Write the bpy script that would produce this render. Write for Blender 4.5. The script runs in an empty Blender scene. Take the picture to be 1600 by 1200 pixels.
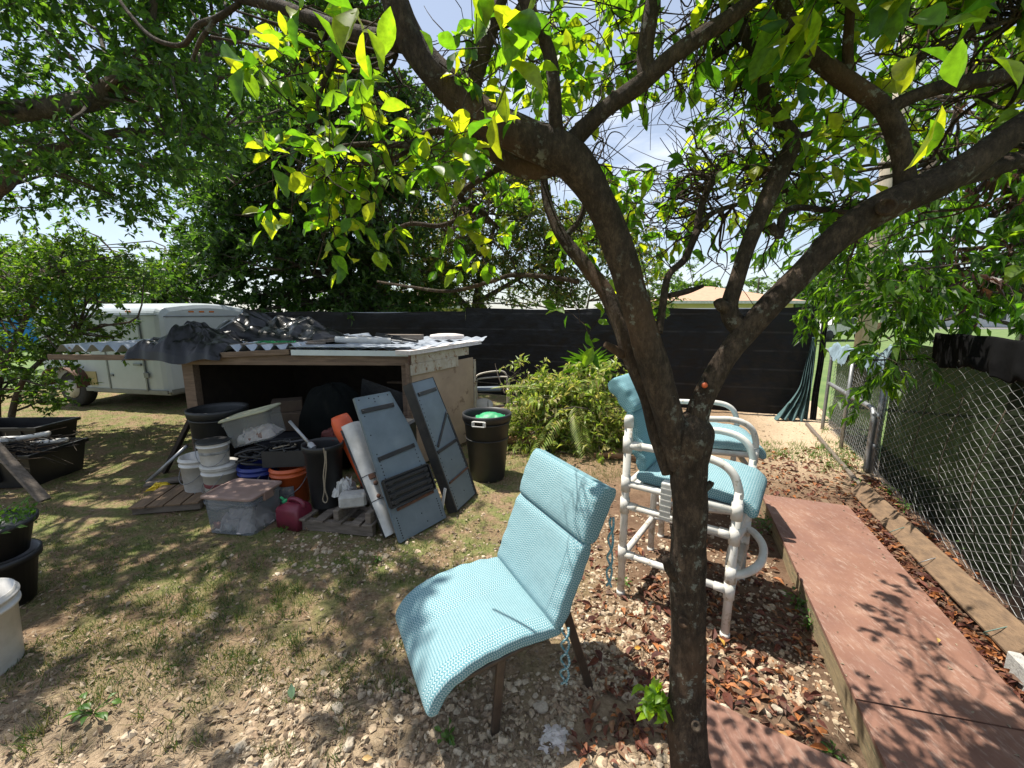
import bpy, math, random
import numpy as np
from math import sin, cos, pi, radians, atan2, sqrt
from mathutils import Vector, Matrix, noise
random.seed(7)
rng = np.random.default_rng(11)
S = bpy.context.scene
COL = S.collection

# ------------------------------------------------------------------ camera
H = 1.65; F = 640.0; TILT = radians(9.75)
cd = bpy.data.cameras.new("camera"); cam = bpy.data.objects.new("camera", cd); COL.objects.link(cam)
cam.location = (0, 0, H); cam.rotation_euler = (pi/2 - TILT, 0, 0)
cd.sensor_width = 36; cd.lens = F/1600*36; cd.clip_start = 0.02; cd.clip_end = 3000
S.camera = cam
# ------------------------------------------------------------------ light
SUN = Vector((-0.36, 0.18, 1.0)).normalized()
EL = math.asin(SUN.z); AZ = atan2(SUN.x, SUN.y)
w = bpy.data.worlds.new("World"); S.world = w; w.use_nodes = True
nt = w.node_tree; nt.nodes.clear()
out = nt.nodes.new('ShaderNodeOutputWorld'); bg = nt.nodes.new('ShaderNodeBackground')
sky = nt.nodes.new('ShaderNodeTexSky'); sky.sky_type = 'NISHITA'; sky.sun_disc = False
sky.sun_elevation = EL; sky.sun_rotation = AZ; sky.air_density = 1.0; sky.dust_density = 0.6; sky.ozone_density = 1.0
tc = nt.nodes.new('ShaderNodeTexCoord'); mp = nt.nodes.new('ShaderNodeMapping'); mp.inputs['Scale'].default_value = (1, 1, 3)
cn = nt.nodes.new('ShaderNodeTexNoise'); cn.inputs['Scale'].default_value = 2.2; cn.inputs['Detail'].default_value = 7; cn.inputs['Roughness'].default_value = 0.6
cr = nt.nodes.new('ShaderNodeValToRGB'); cr.color_ramp.elements[0].position = 0.50; cr.color_ramp.elements[1].position = 0.72
cr.color_ramp.elements[0].color = (0.30, 0.30, 0.30, 1)
mx = nt.nodes.new('ShaderNodeMix'); mx.data_type = 'RGBA'
mx.inputs['B'].default_value = (7.5, 8.0, 8.9, 1)
nt.links.new(tc.outputs['Generated'], mp.inputs['Vector']); nt.links.new(mp.outputs[0], cn.inputs['Vector'])
nt.links.new(cn.outputs[0], cr.inputs[0]); nt.links.new(cr.outputs[0], mx.inputs['Factor'])
nt.links.new(sky.outputs[0], mx.inputs['A']); nt.links.new(mx.outputs['Result'], bg.inputs[0])
bg.inputs[1].default_value = 0.085; nt.links.new(bg.outputs[0], out.inputs[0])
sl = bpy.data.lights.new("sun", 'SUN'); sl.energy = 5.0; sl.angle = radians(0.53); sl.color = (1.0, 0.94, 0.84)
so = bpy.data.objects.new("sun", sl); COL.objects.link(so); so.rotation_euler = SUN.to_track_quat('Z', 'Y').to_euler()
so.location = (-3, 2, 12)
S.view_settings.view_transform = 'Standard'; S.view_settings.look = 'None'; S.view_settings.gamma = 1.0
S.view_settings.use_curve_mapping = False; S.view_settings.exposure = 0.85
S.render.engine = 'CYCLES'; S.cycles.use_denoising = True
S.cycles.max_bounces = 7; S.cycles.transparent_max_bounces = 8; S.cycles.transmission_bounces = 4; S.cycles.diffuse_bounces = 4; S.cycles.glossy_bounces = 3

# ------------------------------------------------------------------ placing helpers
def _dir(px, py):
    u = (px-800)/F; v = (600-py)/F
    return Vector((u, cos(TILT)+v*sin(TILT), -sin(TILT)+v*cos(TILT)))
def PY(px, py, Y):
    d = _dir(px, py); return Vector((0, 0, H)) + d*(Y/d.y)
def PZ(px, py, z=0.0):
    d = _dir(px, py); return Vector((0, 0, H)) + d*((z-H)/d.z)

# ------------------------------------------------------------------ mesh helpers
class MB:
    def __init__(s): s.v = []; s.f = []; s.sm = []; s.uv = None
    def add(s, vs, fs, smooth=False):
        n = len(s.v); s.v += [tuple(x) for x in vs]; s.f += [tuple(i+n for i in f) for f in fs]; s.sm += [smooth]*len(fs); return s
    def box(s, c, size, R=None, bev=0.0):
        hx, hy, hz = size[0]/2, size[1]/2, size[2]/2; c = Vector(c)
        if bev <= 0 or bev >= min(hx, hy, hz):
            vs = [Vector((x*hx, y*hy, z*hz)) for x in (-1, 1) for y in (-1, 1) for z in (-1, 1)]
            fs = [(0, 1, 3, 2), (4, 6, 7, 5), (0, 4, 5, 1), (2, 3, 7, 6), (0, 2, 6, 4), (1, 5, 7, 3)]
        else:
            b = bev; vs = []; fs = []; ids = {}
            for ix, x in enumerate((-1, 1)):
                for iy, y in enumerate((-1, 1)):
                    for iz, z in enumerate((-1, 1)):
                        for a in range(3):
                            p = [x*(hx-b), y*(hy-b), z*(hz-b)]; p[a] = (x, y, z)[a]*(hx, hy, hz)[a]
                            ids[(ix, iy, iz, a)] = len(vs); vs.append(Vector(p))
            for a in range(3):
                o = [i for i in range(3) if i != a]
                for sgn in (0, 1):
                    q = []
                    for (p0, p1) in ((0, 0), (1, 0), (1, 1), (0, 1)):
                        k = [0, 0, 0]; k[a] = sgn; k[o[0]] = p0; k[o[1]] = p1; q.append(ids[(*k, a)])
                    fs.append(tuple(q))
            for a in range(3):  # edges
                o = [i for i in range(3) if i != a]
                for p0 in (0, 1):
                    for p1 in (0, 1):
                        k0 = [0, 0, 0]; k0[o[0]] = p0; k0[o[1]] = p1; k1 = list(k0); k1[a] = 1
                        fs.append((ids[(*k0, o[0])], ids[(*k1, o[0])], ids[(*k1, o[1])], ids[(*k0, o[1])]))
            for ix in (0, 1):
                for iy in (0, 1):
                    for iz in (0, 1): fs.append(tuple(ids[(ix, iy, iz, a)] for a in range(3)))
        if R is not None: vs = [R @ v for v in vs]
        return s.add([v+c for v in vs], fs)
    def bar(s, a, b, wd, ht, up=(0, 0, 1), bev=0.0):
        a = Vector(a); b = Vector(b); y = (b-a); L = y.length; y.normalize(); up = Vector(up)
        x = y.cross(up); x = x.normalized() if x.length > 1e-5 else Vector((1, 0, 0)); z = x.cross(y)
        R = Matrix((x, y, z)).transposed()
        return s.box((a+b)/2, (wd, L, ht), R, bev)
    def tube(s, pts, rad, n=8, cap=True, smooth=True, jit=0.0, flat=1.0):
        pts = [Vector(p) for p in pts]; m = len(pts)
        if not hasattr(rad, '__len__'): rad = [rad]*m
        t = (pts[1]-pts[0]).normalized(); nx = t.orthogonal().normalized(); vs = []
        for i in range(m):
            t2 = (pts[min(i+1, m-1)]-pts[max(i-1, 0)]).normalized()
            q = t.rotation_difference(t2); nx = (q @ nx); nx = (nx - t2*nx.dot(t2)).normalized(); t = t2; ny = t.cross(nx)
            for k in range(n):
                a = 2*pi*k/n; r = rad[i]
                if jit:
                    q3 = pts[i]; r *= 1+jit*(1.7*noise.noise(Vector((q3.x*9+cos(a)*1.6, q3.y*9+sin(a)*1.6, q3.z*9))) + 1.3*noise.noise(Vector((q3.x*5+cos(a)*5, q3.y*5+sin(a)*5, q3.z*14+7))))
                vs.append(pts[i] + nx*(cos(a)*r) + ny*(sin(a)*r*flat))
        fs = [(i*n+k, i*n+(k+1) % n, (i+1)*n+(k+1) % n, (i+1)*n+k) for i in range(m-1) for k in range(n)]
        if cap: fs += [tuple(range(n-1, -1, -1)), tuple((m-1)*n+k for k in range(n))]
        return s.add(vs, fs, smooth)
    def lathe(s, prof, n=28, c=(0, 0, 0), R=None, smooth=True, sx=1, sy=1):
        c = Vector(c); vs = []; m = len(prof)
        for r, z in prof:
            for k in range(n):
                v = Vector((r*cos(2*pi*k/n)*sx, r*sin(2*pi*k/n)*sy, z)); vs.append((R @ v if R else v)+c)
        fs = [(i*n+k, i*n+(k+1) % n, (i+1)*n+(k+1) % n, (i+1)*n+k) for i in range(m-1) for k in range(n)]
        if prof[0][0] > 1e-6: fs.append(tuple(range(n-1, -1, -1)))
        if prof[-1][0] > 1e-6: fs.append(tuple((m-1)*n+k for k in range(n)))
        return s.add(vs, fs, smooth)
    def prism(s, poly, z0, z1, M=None):
        n = len(poly); vs = [Vector((x, y, z)) for z in (z0, z1) for x, y in poly]
        if M: vs = [M @ v for v in vs]
        fs = [(i, (i+1) % n, n+(i+1) % n, n+i) for i in range(n)] + [tuple(range(n-1, -1, -1)), tuple(range(n, 2*n))]
        return s.add(vs, fs)
    def grid(s, fn, nu, nv, smooth=True):
        vs = [fn(i/nu, j/nv) for i in range(nu+1) for j in range(nv+1)]
        fs = [(i*(nv+1)+j, (i+1)*(nv+1)+j, (i+1)*(nv+1)+j+1, i*(nv+1)+j+1) for i in range(nu) for j in range(nv)]
        return s.add(vs, fs, smooth)

def catmull(P, k=6):
    P = [tuple(p) for p in P]; A = np.array([P[0]]+P+[P[-1]], float); o = []
    for i in range(1, len(A)-2):
        p0, p1, p2, p3 = A[i-1], A[i], A[i+1], A[i+2]
        for j in range(k):
            t = j/k; o.append(0.5*((2*p1)+(-p0+p2)*t+(2*p0-5*p1+4*p2-p3)*t*t+(-p0+3*p1-3*p2+p3)*t**3))
    o.append(A[-2]); return np.array(o)

def mesh_obj(name, mb, mat):
    me = bpy.data.meshes.new(name)
    if isinstance(mb, MB):
        me.from_pydata(mb.v, [], mb.f); me.polygons.foreach_set('use_smooth', mb.sm)
        if mb.uv is not None:
            uvl = me.uv_layers.new(name='UVMap'); li = np.zeros(len(me.loops), np.int32); me.loops.foreach_get('vertex_index', li)
            uvl.data.foreach_set('uv', np.array(mb.uv, np.float32)[li].ravel())
    else:
        V, Fc, sm = mb
        me.vertices.add(len(V)); me.vertices.foreach_set('co', np.asarray(V, np.float32).ravel())
        lens = [f.shape[1] for f in Fc for _ in range(len(f))]
        flat = np.concatenate([f.ravel() for f in Fc]).astype(np.int32); ln = np.array(lens, np.int32)
        me.loops.add(len(flat)); me.loops.foreach_set('vertex_index', flat)
        me.polygons.add(len(ln)); st = np.concatenate(([0], np.cumsum(ln)[:-1])).astype(np.int32)
        me.polygons.foreach_set('loop_start', st); me.polygons.foreach_set('loop_total', ln)
        me.polygons.foreach_set('use_smooth', [sm]*len(ln)); me.update(calc_edges=True); me.validate()
    me.update(); me.materials.append(mat)
    o = bpy.data.objects.new(name, me); COL.objects.link(o); return o
def thing(name, label, cat, loc=(0, 0, 0), rz=0.0, group=None, M=None):
    o = bpy.data.objects.new(name, None); COL.objects.link(o); o.empty_display_size = 0.1
    if M is not None: o.matrix_world = M
    else: o.location = loc; o.rotation_euler = (0, 0, rz)
    o['label'] = label; o['category'] = cat
    if group: o['group'] = group
    return o
def part(name, mb, mat, parent, label=None, world=False):
    o = mesh_obj(name, mb, mat); o.parent = parent
    if world: o.location = tuple(-c for c in parent.location)
    if label: o['label'] = label
    return o
def sub(name, mb, mat, parent):
    o = mesh_obj(name, mb, mat); o.parent = parent; return o
def solo(name, mb, mat, label, cat, loc=(0, 0, 0), rz=0.0, group=None, kind=None, M=None):
    o = mesh_obj(name, mb, mat)
    if M is not None: o.matrix_world = M
    else: o.location = loc; o.rotation_euler = (0, 0, rz)
    o['label'] = label; o['category'] = cat
    if group: o['group'] = group
    if kind: o['kind'] = kind
    return o
def struct(name, mb, mat, loc=(0, 0, 0)):
    o = mesh_obj(name, mb, mat); o['kind'] = 'structure'; o.location = loc; return o
def stuff(name, mb, mat, label, cat):
    o = mesh_obj(name, mb, mat); o['kind'] = 'stuff'; o['label'] = label; o['category'] = cat; return o

# ------------------------------------------------------------------ materials
def nodes(name):
    m = bpy.data.materials.new(name); m.use_nodes = True; t = m.node_tree
    return m, t, t.nodes['Principled BSDF']
def N(t, typ, **kw):
    n = t.nodes.new(typ)
    for k, v in kw.items():
        if k in n.inputs: n.inputs[k].default_value = v
        else: setattr(n, k, v)
    return n
def ramp(t, stops):
    r = t.nodes.new('ShaderNodeValToRGB'); e = r.color_ramp.elements
    while len(e) < len(stops): e.new(0.5)
    for i, (p, c) in enumerate(stops): e[i].position = p; e[i].color = (*c, 1)
    return r
def mixc(t, fac, a, b):
    m = t.nodes.new('ShaderNodeMix'); m.data_type = 'RGBA'
    for s_, k in ((fac, 'Factor'), (a, 'A'), (b, 'B')):
        if isinstance(s_, (int, float)): m.inputs[k].default_value = s_
        elif isinstance(s_, tuple): m.inputs[k].default_value = (*s_, 1)
        else: t.links.new(s_, m.inputs[k])
    return m.outputs['Result']
def pos(t, scale=(1, 1, 1)):
    g = t.nodes.new('ShaderNodeNewGeometry'); m = t.nodes.new('ShaderNodeMapping'); m.inputs['Scale'].default_value = scale
    t.links.new(g.outputs['Position'], m.inputs['Vector']); return m.outputs[0]
def objc(t, scale=(1, 1, 1)):
    g = t.nodes.new('ShaderNodeTexCoord'); m = t.nodes.new('ShaderNodeMapping'); m.inputs['Scale'].default_value = scale
    t.links.new(g.outputs['Object'], m.inputs['Vector']); return m.outputs[0]
def ntex(t, vec, scale, detail=5, rough=0.6):
    n = N(t, 'ShaderNodeTexNoise'); n.inputs['Scale'].default_value = scale; n.inputs['Detail'].default_value = detail
    n.inputs['Roughness'].default_value = rough; t.links.new(vec, n.inputs['Vector']); return n.outputs[0]
def bump(t, b, hgt, strength, dist=0.01):
    n = t.nodes.new('ShaderNodeBump'); n.inputs['Strength'].default_value = strength; n.inputs['Distance'].default_value = dist
    t.links.new(hgt, n.inputs['Height']); t.links.new(n.outputs[0], b.inputs['Normal']); return n
def M_(name, c1, c2=None, scale=8, rough=0.6, metal=0.0, bs=0.15, stretch=(1, 1, 1), spot=None, spotc=None, spotscale=20, spec=0.5):
    """painted / plastic / wood: two colours in noise, optional blotches of a third, bump"""
    m, t, b = nodes(name); c2 = c2 or tuple(x*0.75 for x in c1); v = objc(t, stretch)
    n1 = ntex(t, v, scale); r = ramp(t, [(0.35, c1), (0.68, c2)]); t.links.new(n1, r.inputs[0]); c = r.outputs[0]
    if spot is not None:
        n2 = ntex(t, v, spotscale, 6, 0.7); r2 = ramp(t, [(spot, (0, 0, 0)), (spot+0.04, (1, 1, 1))]); t.links.new(n2, r2.inputs[0])
        c = mixc(t, r2.outputs[0], c, spotc)
    t.links.new(c, b.inputs['Base Color']); b.inputs['Roughness'].default_value = rough; b.inputs['Metallic'].default_value = metal
    b.inputs['Specular IOR Level'].default_value = spec
    if bs: bump(t, b, ntex(t, v, scale*4, 6, 0.65), bs)
    return m
def leaf_mat(name, cols, trans=0.5, tcol=None, rough=0.45):
    m, t, b = nodes(name); g = t.nodes.new('ShaderNodeNewGeometry')
    n = len(cols); r = ramp(t, [((i+0.5)/n, c) for i, c in enumerate(cols)]); t.links.new(g.outputs['Random Per Island'], r.inputs[0])
    vn = ntex(t, pos(t), 70, 4, 0.6); rv = ramp(t, [(0.35, (.62, .62, .62)), (0.6, (1.0, 1.0, 1.0)), (0.75, (1.25, 1.12, .9))]); t.links.new(vn, rv.inputs[0])
    mv = t.nodes.new('ShaderNodeMix'); mv.data_type = 'RGBA'; mv.blend_type = 'MULTIPLY'; mv.inputs['Factor'].default_value = 1; t.links.new(r.outputs[0], mv.inputs['A']); t.links.new(rv.outputs[0], mv.inputs['B']); rout = mv.outputs['Result']
    t.links.new(rout, b.inputs['Base Color']); b.inputs['Roughness'].default_value = rough
    tr = t.nodes.new('ShaderNodeBsdfTranslucent'); mul = t.nodes.new('ShaderNodeMix'); mul.data_type = 'RGBA'; mul.blend_type = 'MULTIPLY'
    mul.inputs['Factor'].default_value = 1; t.links.new(rout, mul.inputs['A']); mul.inputs['B'].default_value = (*(tcol or (2.6, 2.4, 0.8)), 1)
    t.links.new(mul.outputs['Result'], tr.inputs['Color'])
    ms = t.nodes.new('ShaderNodeMixShader'); ms.inputs[0].default_value = trans
    t.links.new(b.outputs[0], ms.inputs[1]); t.links.new(tr.outputs[0], ms.inputs[2]); t.links.new(ms.outputs[0], t.nodes['Material Output'].inputs[0])
    return m
def bark_mat(name, cols, lich=0.60, scale=1.0):
    m, t, b = nodes(name); v = pos(t); vs_ = pos(t, (1, 1, .4)); n1 = ntex(t, v, 9*scale, 8, 0.75); nf = ntex(t, vs_, 75*scale, 8, 0.8)
    ad = t.nodes.new('ShaderNodeMath'); ad.operation = 'MULTIPLY_ADD'; ad.inputs[1].default_value = 0.55; t.links.new(nf, ad.inputs[0])
    hf = t.nodes.new('ShaderNodeMath'); hf.operation = 'MULTIPLY'; hf.inputs[1].default_value = 0.45; t.links.new(n1, hf.inputs[0]); t.links.new(hf.outputs[0], ad.inputs[2])
    r = ramp(t, [(0.38, cols[0]), (0.50, cols[1]), (0.60, cols[2])]); t.links.new(ad.outputs[0], r.inputs[0])
    n4 = ntex(t, v, 3.0, 3, 0.5); r4 = ramp(t, [(0.56, (0, 0, 0)), (0.66, (1, 1, 1))]); t.links.new(n4, r4.inputs[0])
    mm = t.nodes.new('ShaderNodeMath'); mm.operation = 'MULTIPLY'; mm.inputs[1].default_value = 0.5; t.links.new(r4.outputs[0], mm.inputs[0])
    c = mixc(t, mm.outputs[0], r.outputs[0], (0.15, 0.085, 0.048))
    n2 = ntex(t, v, 30*scale, 6, 0.7); r2 = ramp(t, [(lich-.03, (0, 0, 0)), (lich+0.03, (1, 1, 1))]); t.links.new(n2, r2.inputs[0])
    n5 = ntex(t, v, 6*scale, 2, 0.5); r5 = ramp(t, [(0.44, (0, 0, 0)), (0.56, (1, 1, 1))]); t.links.new(n5, r5.inputs[0])
    mq = t.nodes.new('ShaderNodeMath'); mq.operation = 'MULTIPLY'; t.links.new(r2.outputs[0], mq.inputs[0]); t.links.new(r5.outputs[0], mq.inputs[1])
    c = mixc(t, mq.outputs[0], c, (0.20, 0.20, 0.165)); t.links.new(c, b.inputs['Base Color'])
    b.inputs['Roughness'].default_value = 0.85; b.inputs['Specular IOR Level'].default_value = 0.2
    bp = bump(t, b, nf, 1.0, 0.012); b2 = t.nodes.new('ShaderNodeBump'); b2.inputs['Strength'].default_value = 0.9; b2.inputs['Distance'].default_value = 0.04
    t.links.new(ntex(t, vs_, 20*scale, 6, 0.65), b2.inputs['Height']); t.links.new(b2.outputs[0], bp.inputs['Normal'])
    return m

# cushion fabric: small zigzag weave of pale dashes on aqua
def fabric_mat(name, base, dash):
    m, t, b = nodes(name); uv = t.nodes.new('ShaderNodeUVMap'); sp = t.nodes.new('ShaderNodeSeparateXYZ'); t.links.new(uv.outputs[0], sp.inputs[0])
    def mth(op, a, b_=None, c_=None):
        n = t.nodes.new('ShaderNodeMath'); n.operation = op
        for i, q in enumerate((a, b_, c_)):
            if q is None: continue
            if isinstance(q, (int, float)): n.inputs[i].default_value = q
            else: t.links.new(q, n.inputs[i])
        return n.outputs[0]
    U, V = sp.outputs[0], sp.outputs[1]; W = 0.0115
    pp = mth('PINGPONG', U, W)                       # 0..W..0
    sl_ = mth('ADD', V, mth('MULTIPLY', pp, 0.75))
    fr = mth('FRACT', mth('DIVIDE', sl_, 0.0098))
    d1 = mth('LESS_THAN', mth('ABSOLUTE', mth('SUBTRACT', fr, 0.5)), 0.24)
    e = mth('DIVIDE', pp, W); d2 = mth('LESS_THAN', mth('ABSOLUTE', mth('SUBTRACT', e, 0.5)), 0.36)
    d = mth('MULTIPLY', d1, d2)
    nz = ntex(t, pos(t), 7, 4); r = ramp(t, [(0.3, base), (0.7, tuple(x*0.86 for x in base))]); t.links.new(nz, r.inputs[0])
    c = mixc(t, d, r.outputs[0], dash)
    st = ntex(t, pos(t), 90, 3, 0.5); r3 = ramp(t, [(0.70, (0, 0, 0)), (0.74, (1, 1, 1))]); t.links.new(st, r3.inputs[0])
    c = mixc(t, mth('MULTIPLY', r3.outputs[0], 0.35), c, (0.38, 0.36, 0.28))
    t.links.new(c, b.inputs['Base Color']); b.inputs['Roughness'].default_value = 0.85; b.inputs['Specular IOR Level'].default_value = 0.2
    bp = bump(t, b, d, 0.2, 0.001)
    bp2 = t.nodes.new('ShaderNodeBump'); bp2.inputs['Strength'].default_value = 0.35; bp2.inputs['Distance'].default_value = 0.02
    t.links.new(ntex(t, pos(t), 9, 3, 0.5), bp2.inputs['Height']); t.links.new(bp2.outputs[0], bp.inputs['Normal'])
    return m

FAB = fabric_mat('aqua_fabric', (0.10, 0.235, 0.275), (0.35, 0.45, 0.47))
FAB2 = fabric_mat('aqua_fabric_deep', (0.10, 0.25, 0.30), (0.27, 0.41, 0.44))
BARK = bark_mat('citrus_bark', ((0.022, 0.016, 0.011), (0.058, 0.041, 0.029), (0.125, 0.088, 0.060)))
BARK2 = bark_mat('grey_bark', ((0.04, 0.033, 0.026), (0.08, 0.065, 0.05), (0.14, 0.115, 0.09)), 0.66)
PVC = M_('pvc_white', (0.66, 0.645, 0.61), (0.50, 0.48, 0.43), 9, 0.42, bs=0.05, spot=0.58, spotc=(0.40, 0.36, 0.29), spotscale=16)
DKBROWN = M_('brown_metal', (0.035, 0.024, 0.018), (0.06, 0.042, 0.03), 20, 0.5)
BLACKP = M_('black_plastic', (0.010, 0.010, 0.011), (0.018, 0.018, 0.019), 6, 0.45, bs=0.05, spot=0.66, spotc=(0.07, 0.065, 0.055), spotscale=18)
BLACKB = M_('black_bin_plastic', (0.011, 0.012, 0.013), (0.02, 0.021, 0.022), 6, 0.5, bs=0.05)
GREYPLATE = M_('grey_blue_sheet_metal', (0.16, 0.205, 0.24), (0.115, 0.15, 0.18), 3.5, 0.4, 0.25, bs=0.05, spot=0.68, spotc=(0.12, 0.09, 0.07), spotscale=9)
DARKMETAL = M_('dark_metal', (0.03, 0.031, 0.033), (0.05, 0.047, 0.044), 12, 0.5, 0.3)
RUST = M_('rusty_metal', (0.12, 0.05, 0.028), (0.06, 0.035, 0.024), 22, 0.8)
GALV = M_('galvanised_steel', (0.36, 0.37, 0.38), (0.24, 0.245, 0.25), 12, 0.45, 0.6, bs=0.08)
WIRE = M_('galvanised_wire', (0.26, 0.265, 0.27), (0.14, 0.14, 0.14), 30, 0.4, 0.6, bs=0)
ROOFM = M_('corrugated_roof', (0.50, 0.55, 0.62), (0.40, 0.44, 0.50), 3, 0.35, 0.35, bs=0.03, spot=0.64, spotc=(0.30, 0.22, 0.16), spotscale=7)
WOODOLD = M_('weathered_wood', (0.20, 0.135, 0.09), (0.11, 0.072, 0.048), 10, 0.85, bs=0.5, stretch=(0.5, 6, 6))
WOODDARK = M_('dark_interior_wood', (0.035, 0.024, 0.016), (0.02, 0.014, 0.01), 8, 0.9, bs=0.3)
PLY = M_('weathered_plywood', (0.42, 0.31, 0.225), (0.32, 0.235, 0.175), 3.5, 0.85, bs=0.25, stretch=(1, 1, 1.2), spot=0.60, spotc=(0.24, 0.165, 0.115), spotscale=4)
PEEL = M_('peeling_white_paint', (0.48, 0.44, 0.38), (0.36, 0.29, 0.22), 9, 0.85, bs=0.4, spot=0.56, spotc=(0.25, 0.15, 0.09), spotscale=14)
PALLET = M_('grey_pallet_wood', (0.19, 0.155, 0.125), (0.10, 0.08, 0.062), 7, 0.9, bs=0.5, stretch=(1, 6, 6))
TIMBER = M_('timber_edging', (0.21, 0.135, 0.078), (0.115, 0.075, 0.046), 6, 0.85, bs=0.5, stretch=(6, 0.7, 6))
WHITEP = M_('dirty_white_plastic', (0.60, 0.59, 0.56), (0.42, 0.405, 0.37), 8, 0.45, bs=0.04)
CONC = M_('concrete', (0.46, 0.45, 0.42), (0.34, 0.33, 0.31), 14, 0.95, bs=0.6)
BLUEP = M_('blue_plastic', (0.012, 0.025, 0.18), (0.01, 0.02, 0.12), 6, 0.4, bs=0.03)
ORANGEP = M_('orange_plastic', (0.56, 0.105, 0.025), (0.42, 0.075, 0.02), 6, 0.45, bs=0.03)
REDORANGE = M_('red_orange_plastic', (0.70, 0.11, 0.03), (0.52, 0.08, 0.025), 6, 0.5, bs=0.05)
MAROON = M_('maroon_plastic', (0.17, 0.018, 0.038), (0.11, 0.014, 0.028), 6, 0.42, bs=0.03)
GREENP = M_('green_plastic', (0.02, 0.32, 0.12), None, 6, 0.5)
YELLOWP = M_('yellow_plastic', (0.70, 0.50, 0.02), None, 6, 0.5)
TRAILERW = M_('trailer_white_paint', (0.44, 0.485, 0.51), (0.37, 0.41, 0.435), 2.2, 0.32, bs=0.02, stretch=(1, 1, 0.5), spot=0.68, spotc=(0.38, 0.37, 0.34), spotscale=4)
TRIM = M_('trim_grey', (0.20, 0.22, 0.23), (0.13, 0.14, 0.15), 6, 0.4, 0.4)
AMBER = M_('amber_lens', (0.55, 0.16, 0.03), None, 6, 0.2, bs=0)
RUBBER = M_('tyre_rubber', (0.02, 0.02, 0.02), (0.035, 0.033, 0.03), 20, 0.85)
TARP = M_('black_plastic_sheet', (0.004, 0.004, 0.005), (0.008, 0.008, 0.009), 5, 0.30, bs=0.04, spec=0.42)
ROCKM = M_('coral_rock', (0.50, 0.43, 0.33), (0.36, 0.30, 0.23), 30, 0.95, bs=0.7)
PINK = M_('pink_cloth', (0.55, 0.10, 0.24), (0.38, 0.06, 0.16), 20, 0.9)
BEIGE = M_('beige_plastic', (0.55, 0.50, 0.42), None, 5, 0.5)
BRLID = M_('brown_tote_lid', (0.27, 0.18, 0.15), (0.20, 0.13, 0.10), 8, 0.6, bs=0.08)
HOUSEY = M_('yellow_stucco', (0.62, 0.55, 0.28), (0.56, 0.49, 0.25), 3, 0.9)
ROOFT = M_('tan_shingles', (0.40, 0.29, 0.20), (0.30, 0.21, 0.15), 6, 0.9, bs=0.3)
GLASSD = M_('window_glass_dark', (0.03, 0.04, 0.05), None, 3, 0.08, bs=0)
CLOTHG = M_('grey_green_cloth', (0.085, 0.155, 0.16), (0.05, 0.10, 0.105), 12, 0.95, bs=0.3)
ROPE = M_('rope', (0.30, 0.25, 0.18), None, 60, 0.9, bs=0.5)
BLUEH = M_('blue_house_paint', (0.02, 0.20, 0.50), None, 3, 0.8)
SPOTW = M_('pale_sheet', (0.62, 0.58, 0.55), (0.48, 0.42, 0.40), 18, 0.9)

def clear_mat(name, col, alpha):
    m, t, b = nodes(name); b.inputs['Base Color'].default_value = (*col, 1); b.inputs['Roughness'].default_value = 0.35 if 'plastic' in name else 0.95; b.inputs['Specular IOR Level'].default_value = 0.5 if 'plastic' in name else 0.08
    tr = t.nodes.new('ShaderNodeBsdfTransparent'); ms = t.nodes.new('ShaderNodeMixShader'); ms.inputs[0].default_value = alpha
    t.links.new(tr.outputs[0], ms.inputs[1]); t.links.new(b.outputs[0], ms.inputs[2]); t.links.new(ms.outputs[0], t.nodes['Material Output'].inputs[0]); return m
CLEAR = clear_mat('cloudy_clear_plastic', (0.30, 0.31, 0.30), 0.36)
SHADE = clear_mat('green_shade_net', (0.014, 0.020, 0.010), 0.965)
SHADE2 = clear_mat('grey_shade_net', (0.03, 0.033, 0.033), 0.82)
LEAF_CIT = leaf_mat('citrus_leaf', [(0.035, 0.095, 0.014), (0.055, 0.13, 0.016), (0.085, 0.165, 0.02), (0.12, 0.19, 0.02), (0.19, 0.22, 0.022)], 0.58, (4.0, 3.9, 0.8))
LEAF_A = leaf_mat('fine_leaf', [(0.025, 0.06, 0.015), (0.04, 0.09, 0.02), (0.07, 0.13, 0.025)], 0.5, (3.4, 3.6, 1.0))
LEAF_B = leaf_mat('dense_leaf', [(0.022, 0.05, 0.014), (0.04, 0.085, 0.02), (0.065, 0.12, 0.025)], 0.40, (3.0, 3.3, 1.0))
LEAF_C = leaf_mat('bush_leaf', [(0.03, 0.07, 0.015), (0.055, 0.11, 0.02), (0.085, 0.14, 0.025)], 0.5, (3.2, 3.2, 0.9))
LEAF_D = leaf_mat('olive_leaf', [(0.04, 0.085, 0.02), (0.06, 0.11, 0.025), (0.09, 0.14, 0.035), (0.14, 0.16, 0.05), (0.17, 0.13, 0.055)], 0.48, (3.0, 3.0, 1.0))
LEAF_E = leaf_mat('long_leaf', [(0.03, 0.075, 0.013), (0.05, 0.115, 0.018), (0.085, 0.16, 0.022)], 0.58, (3.6, 3.6, 0.8))
LEAF_DEAD = leaf_mat('withered_leaf', [(0.07, 0.03, 0.02), (0.10, 0.05, 0.03)], 0.3, (1.6, 1.3, 1))
LEAF_PILE = leaf_mat('cut_branch_leaf', [(0.15, 0.24, 0.035), (0.25, 0.34, 0.06), (0.36, 0.42, 0.12), (0.42, 0.38, 0.18)], 0.4, (2.0, 2.0, 0.9))
LITTER = leaf_mat('fallen_leaf', [(0.09, 0.026, 0.016), (0.15, 0.042, 0.022), (0.22, 0.085, 0.04), (0.10, 0.05, 0.032), (0.28, 0.17, 0.10), (0.38, 0.14, 0.04)], 0.12, (1.4, 1.2, 1), 0.7)
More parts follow.
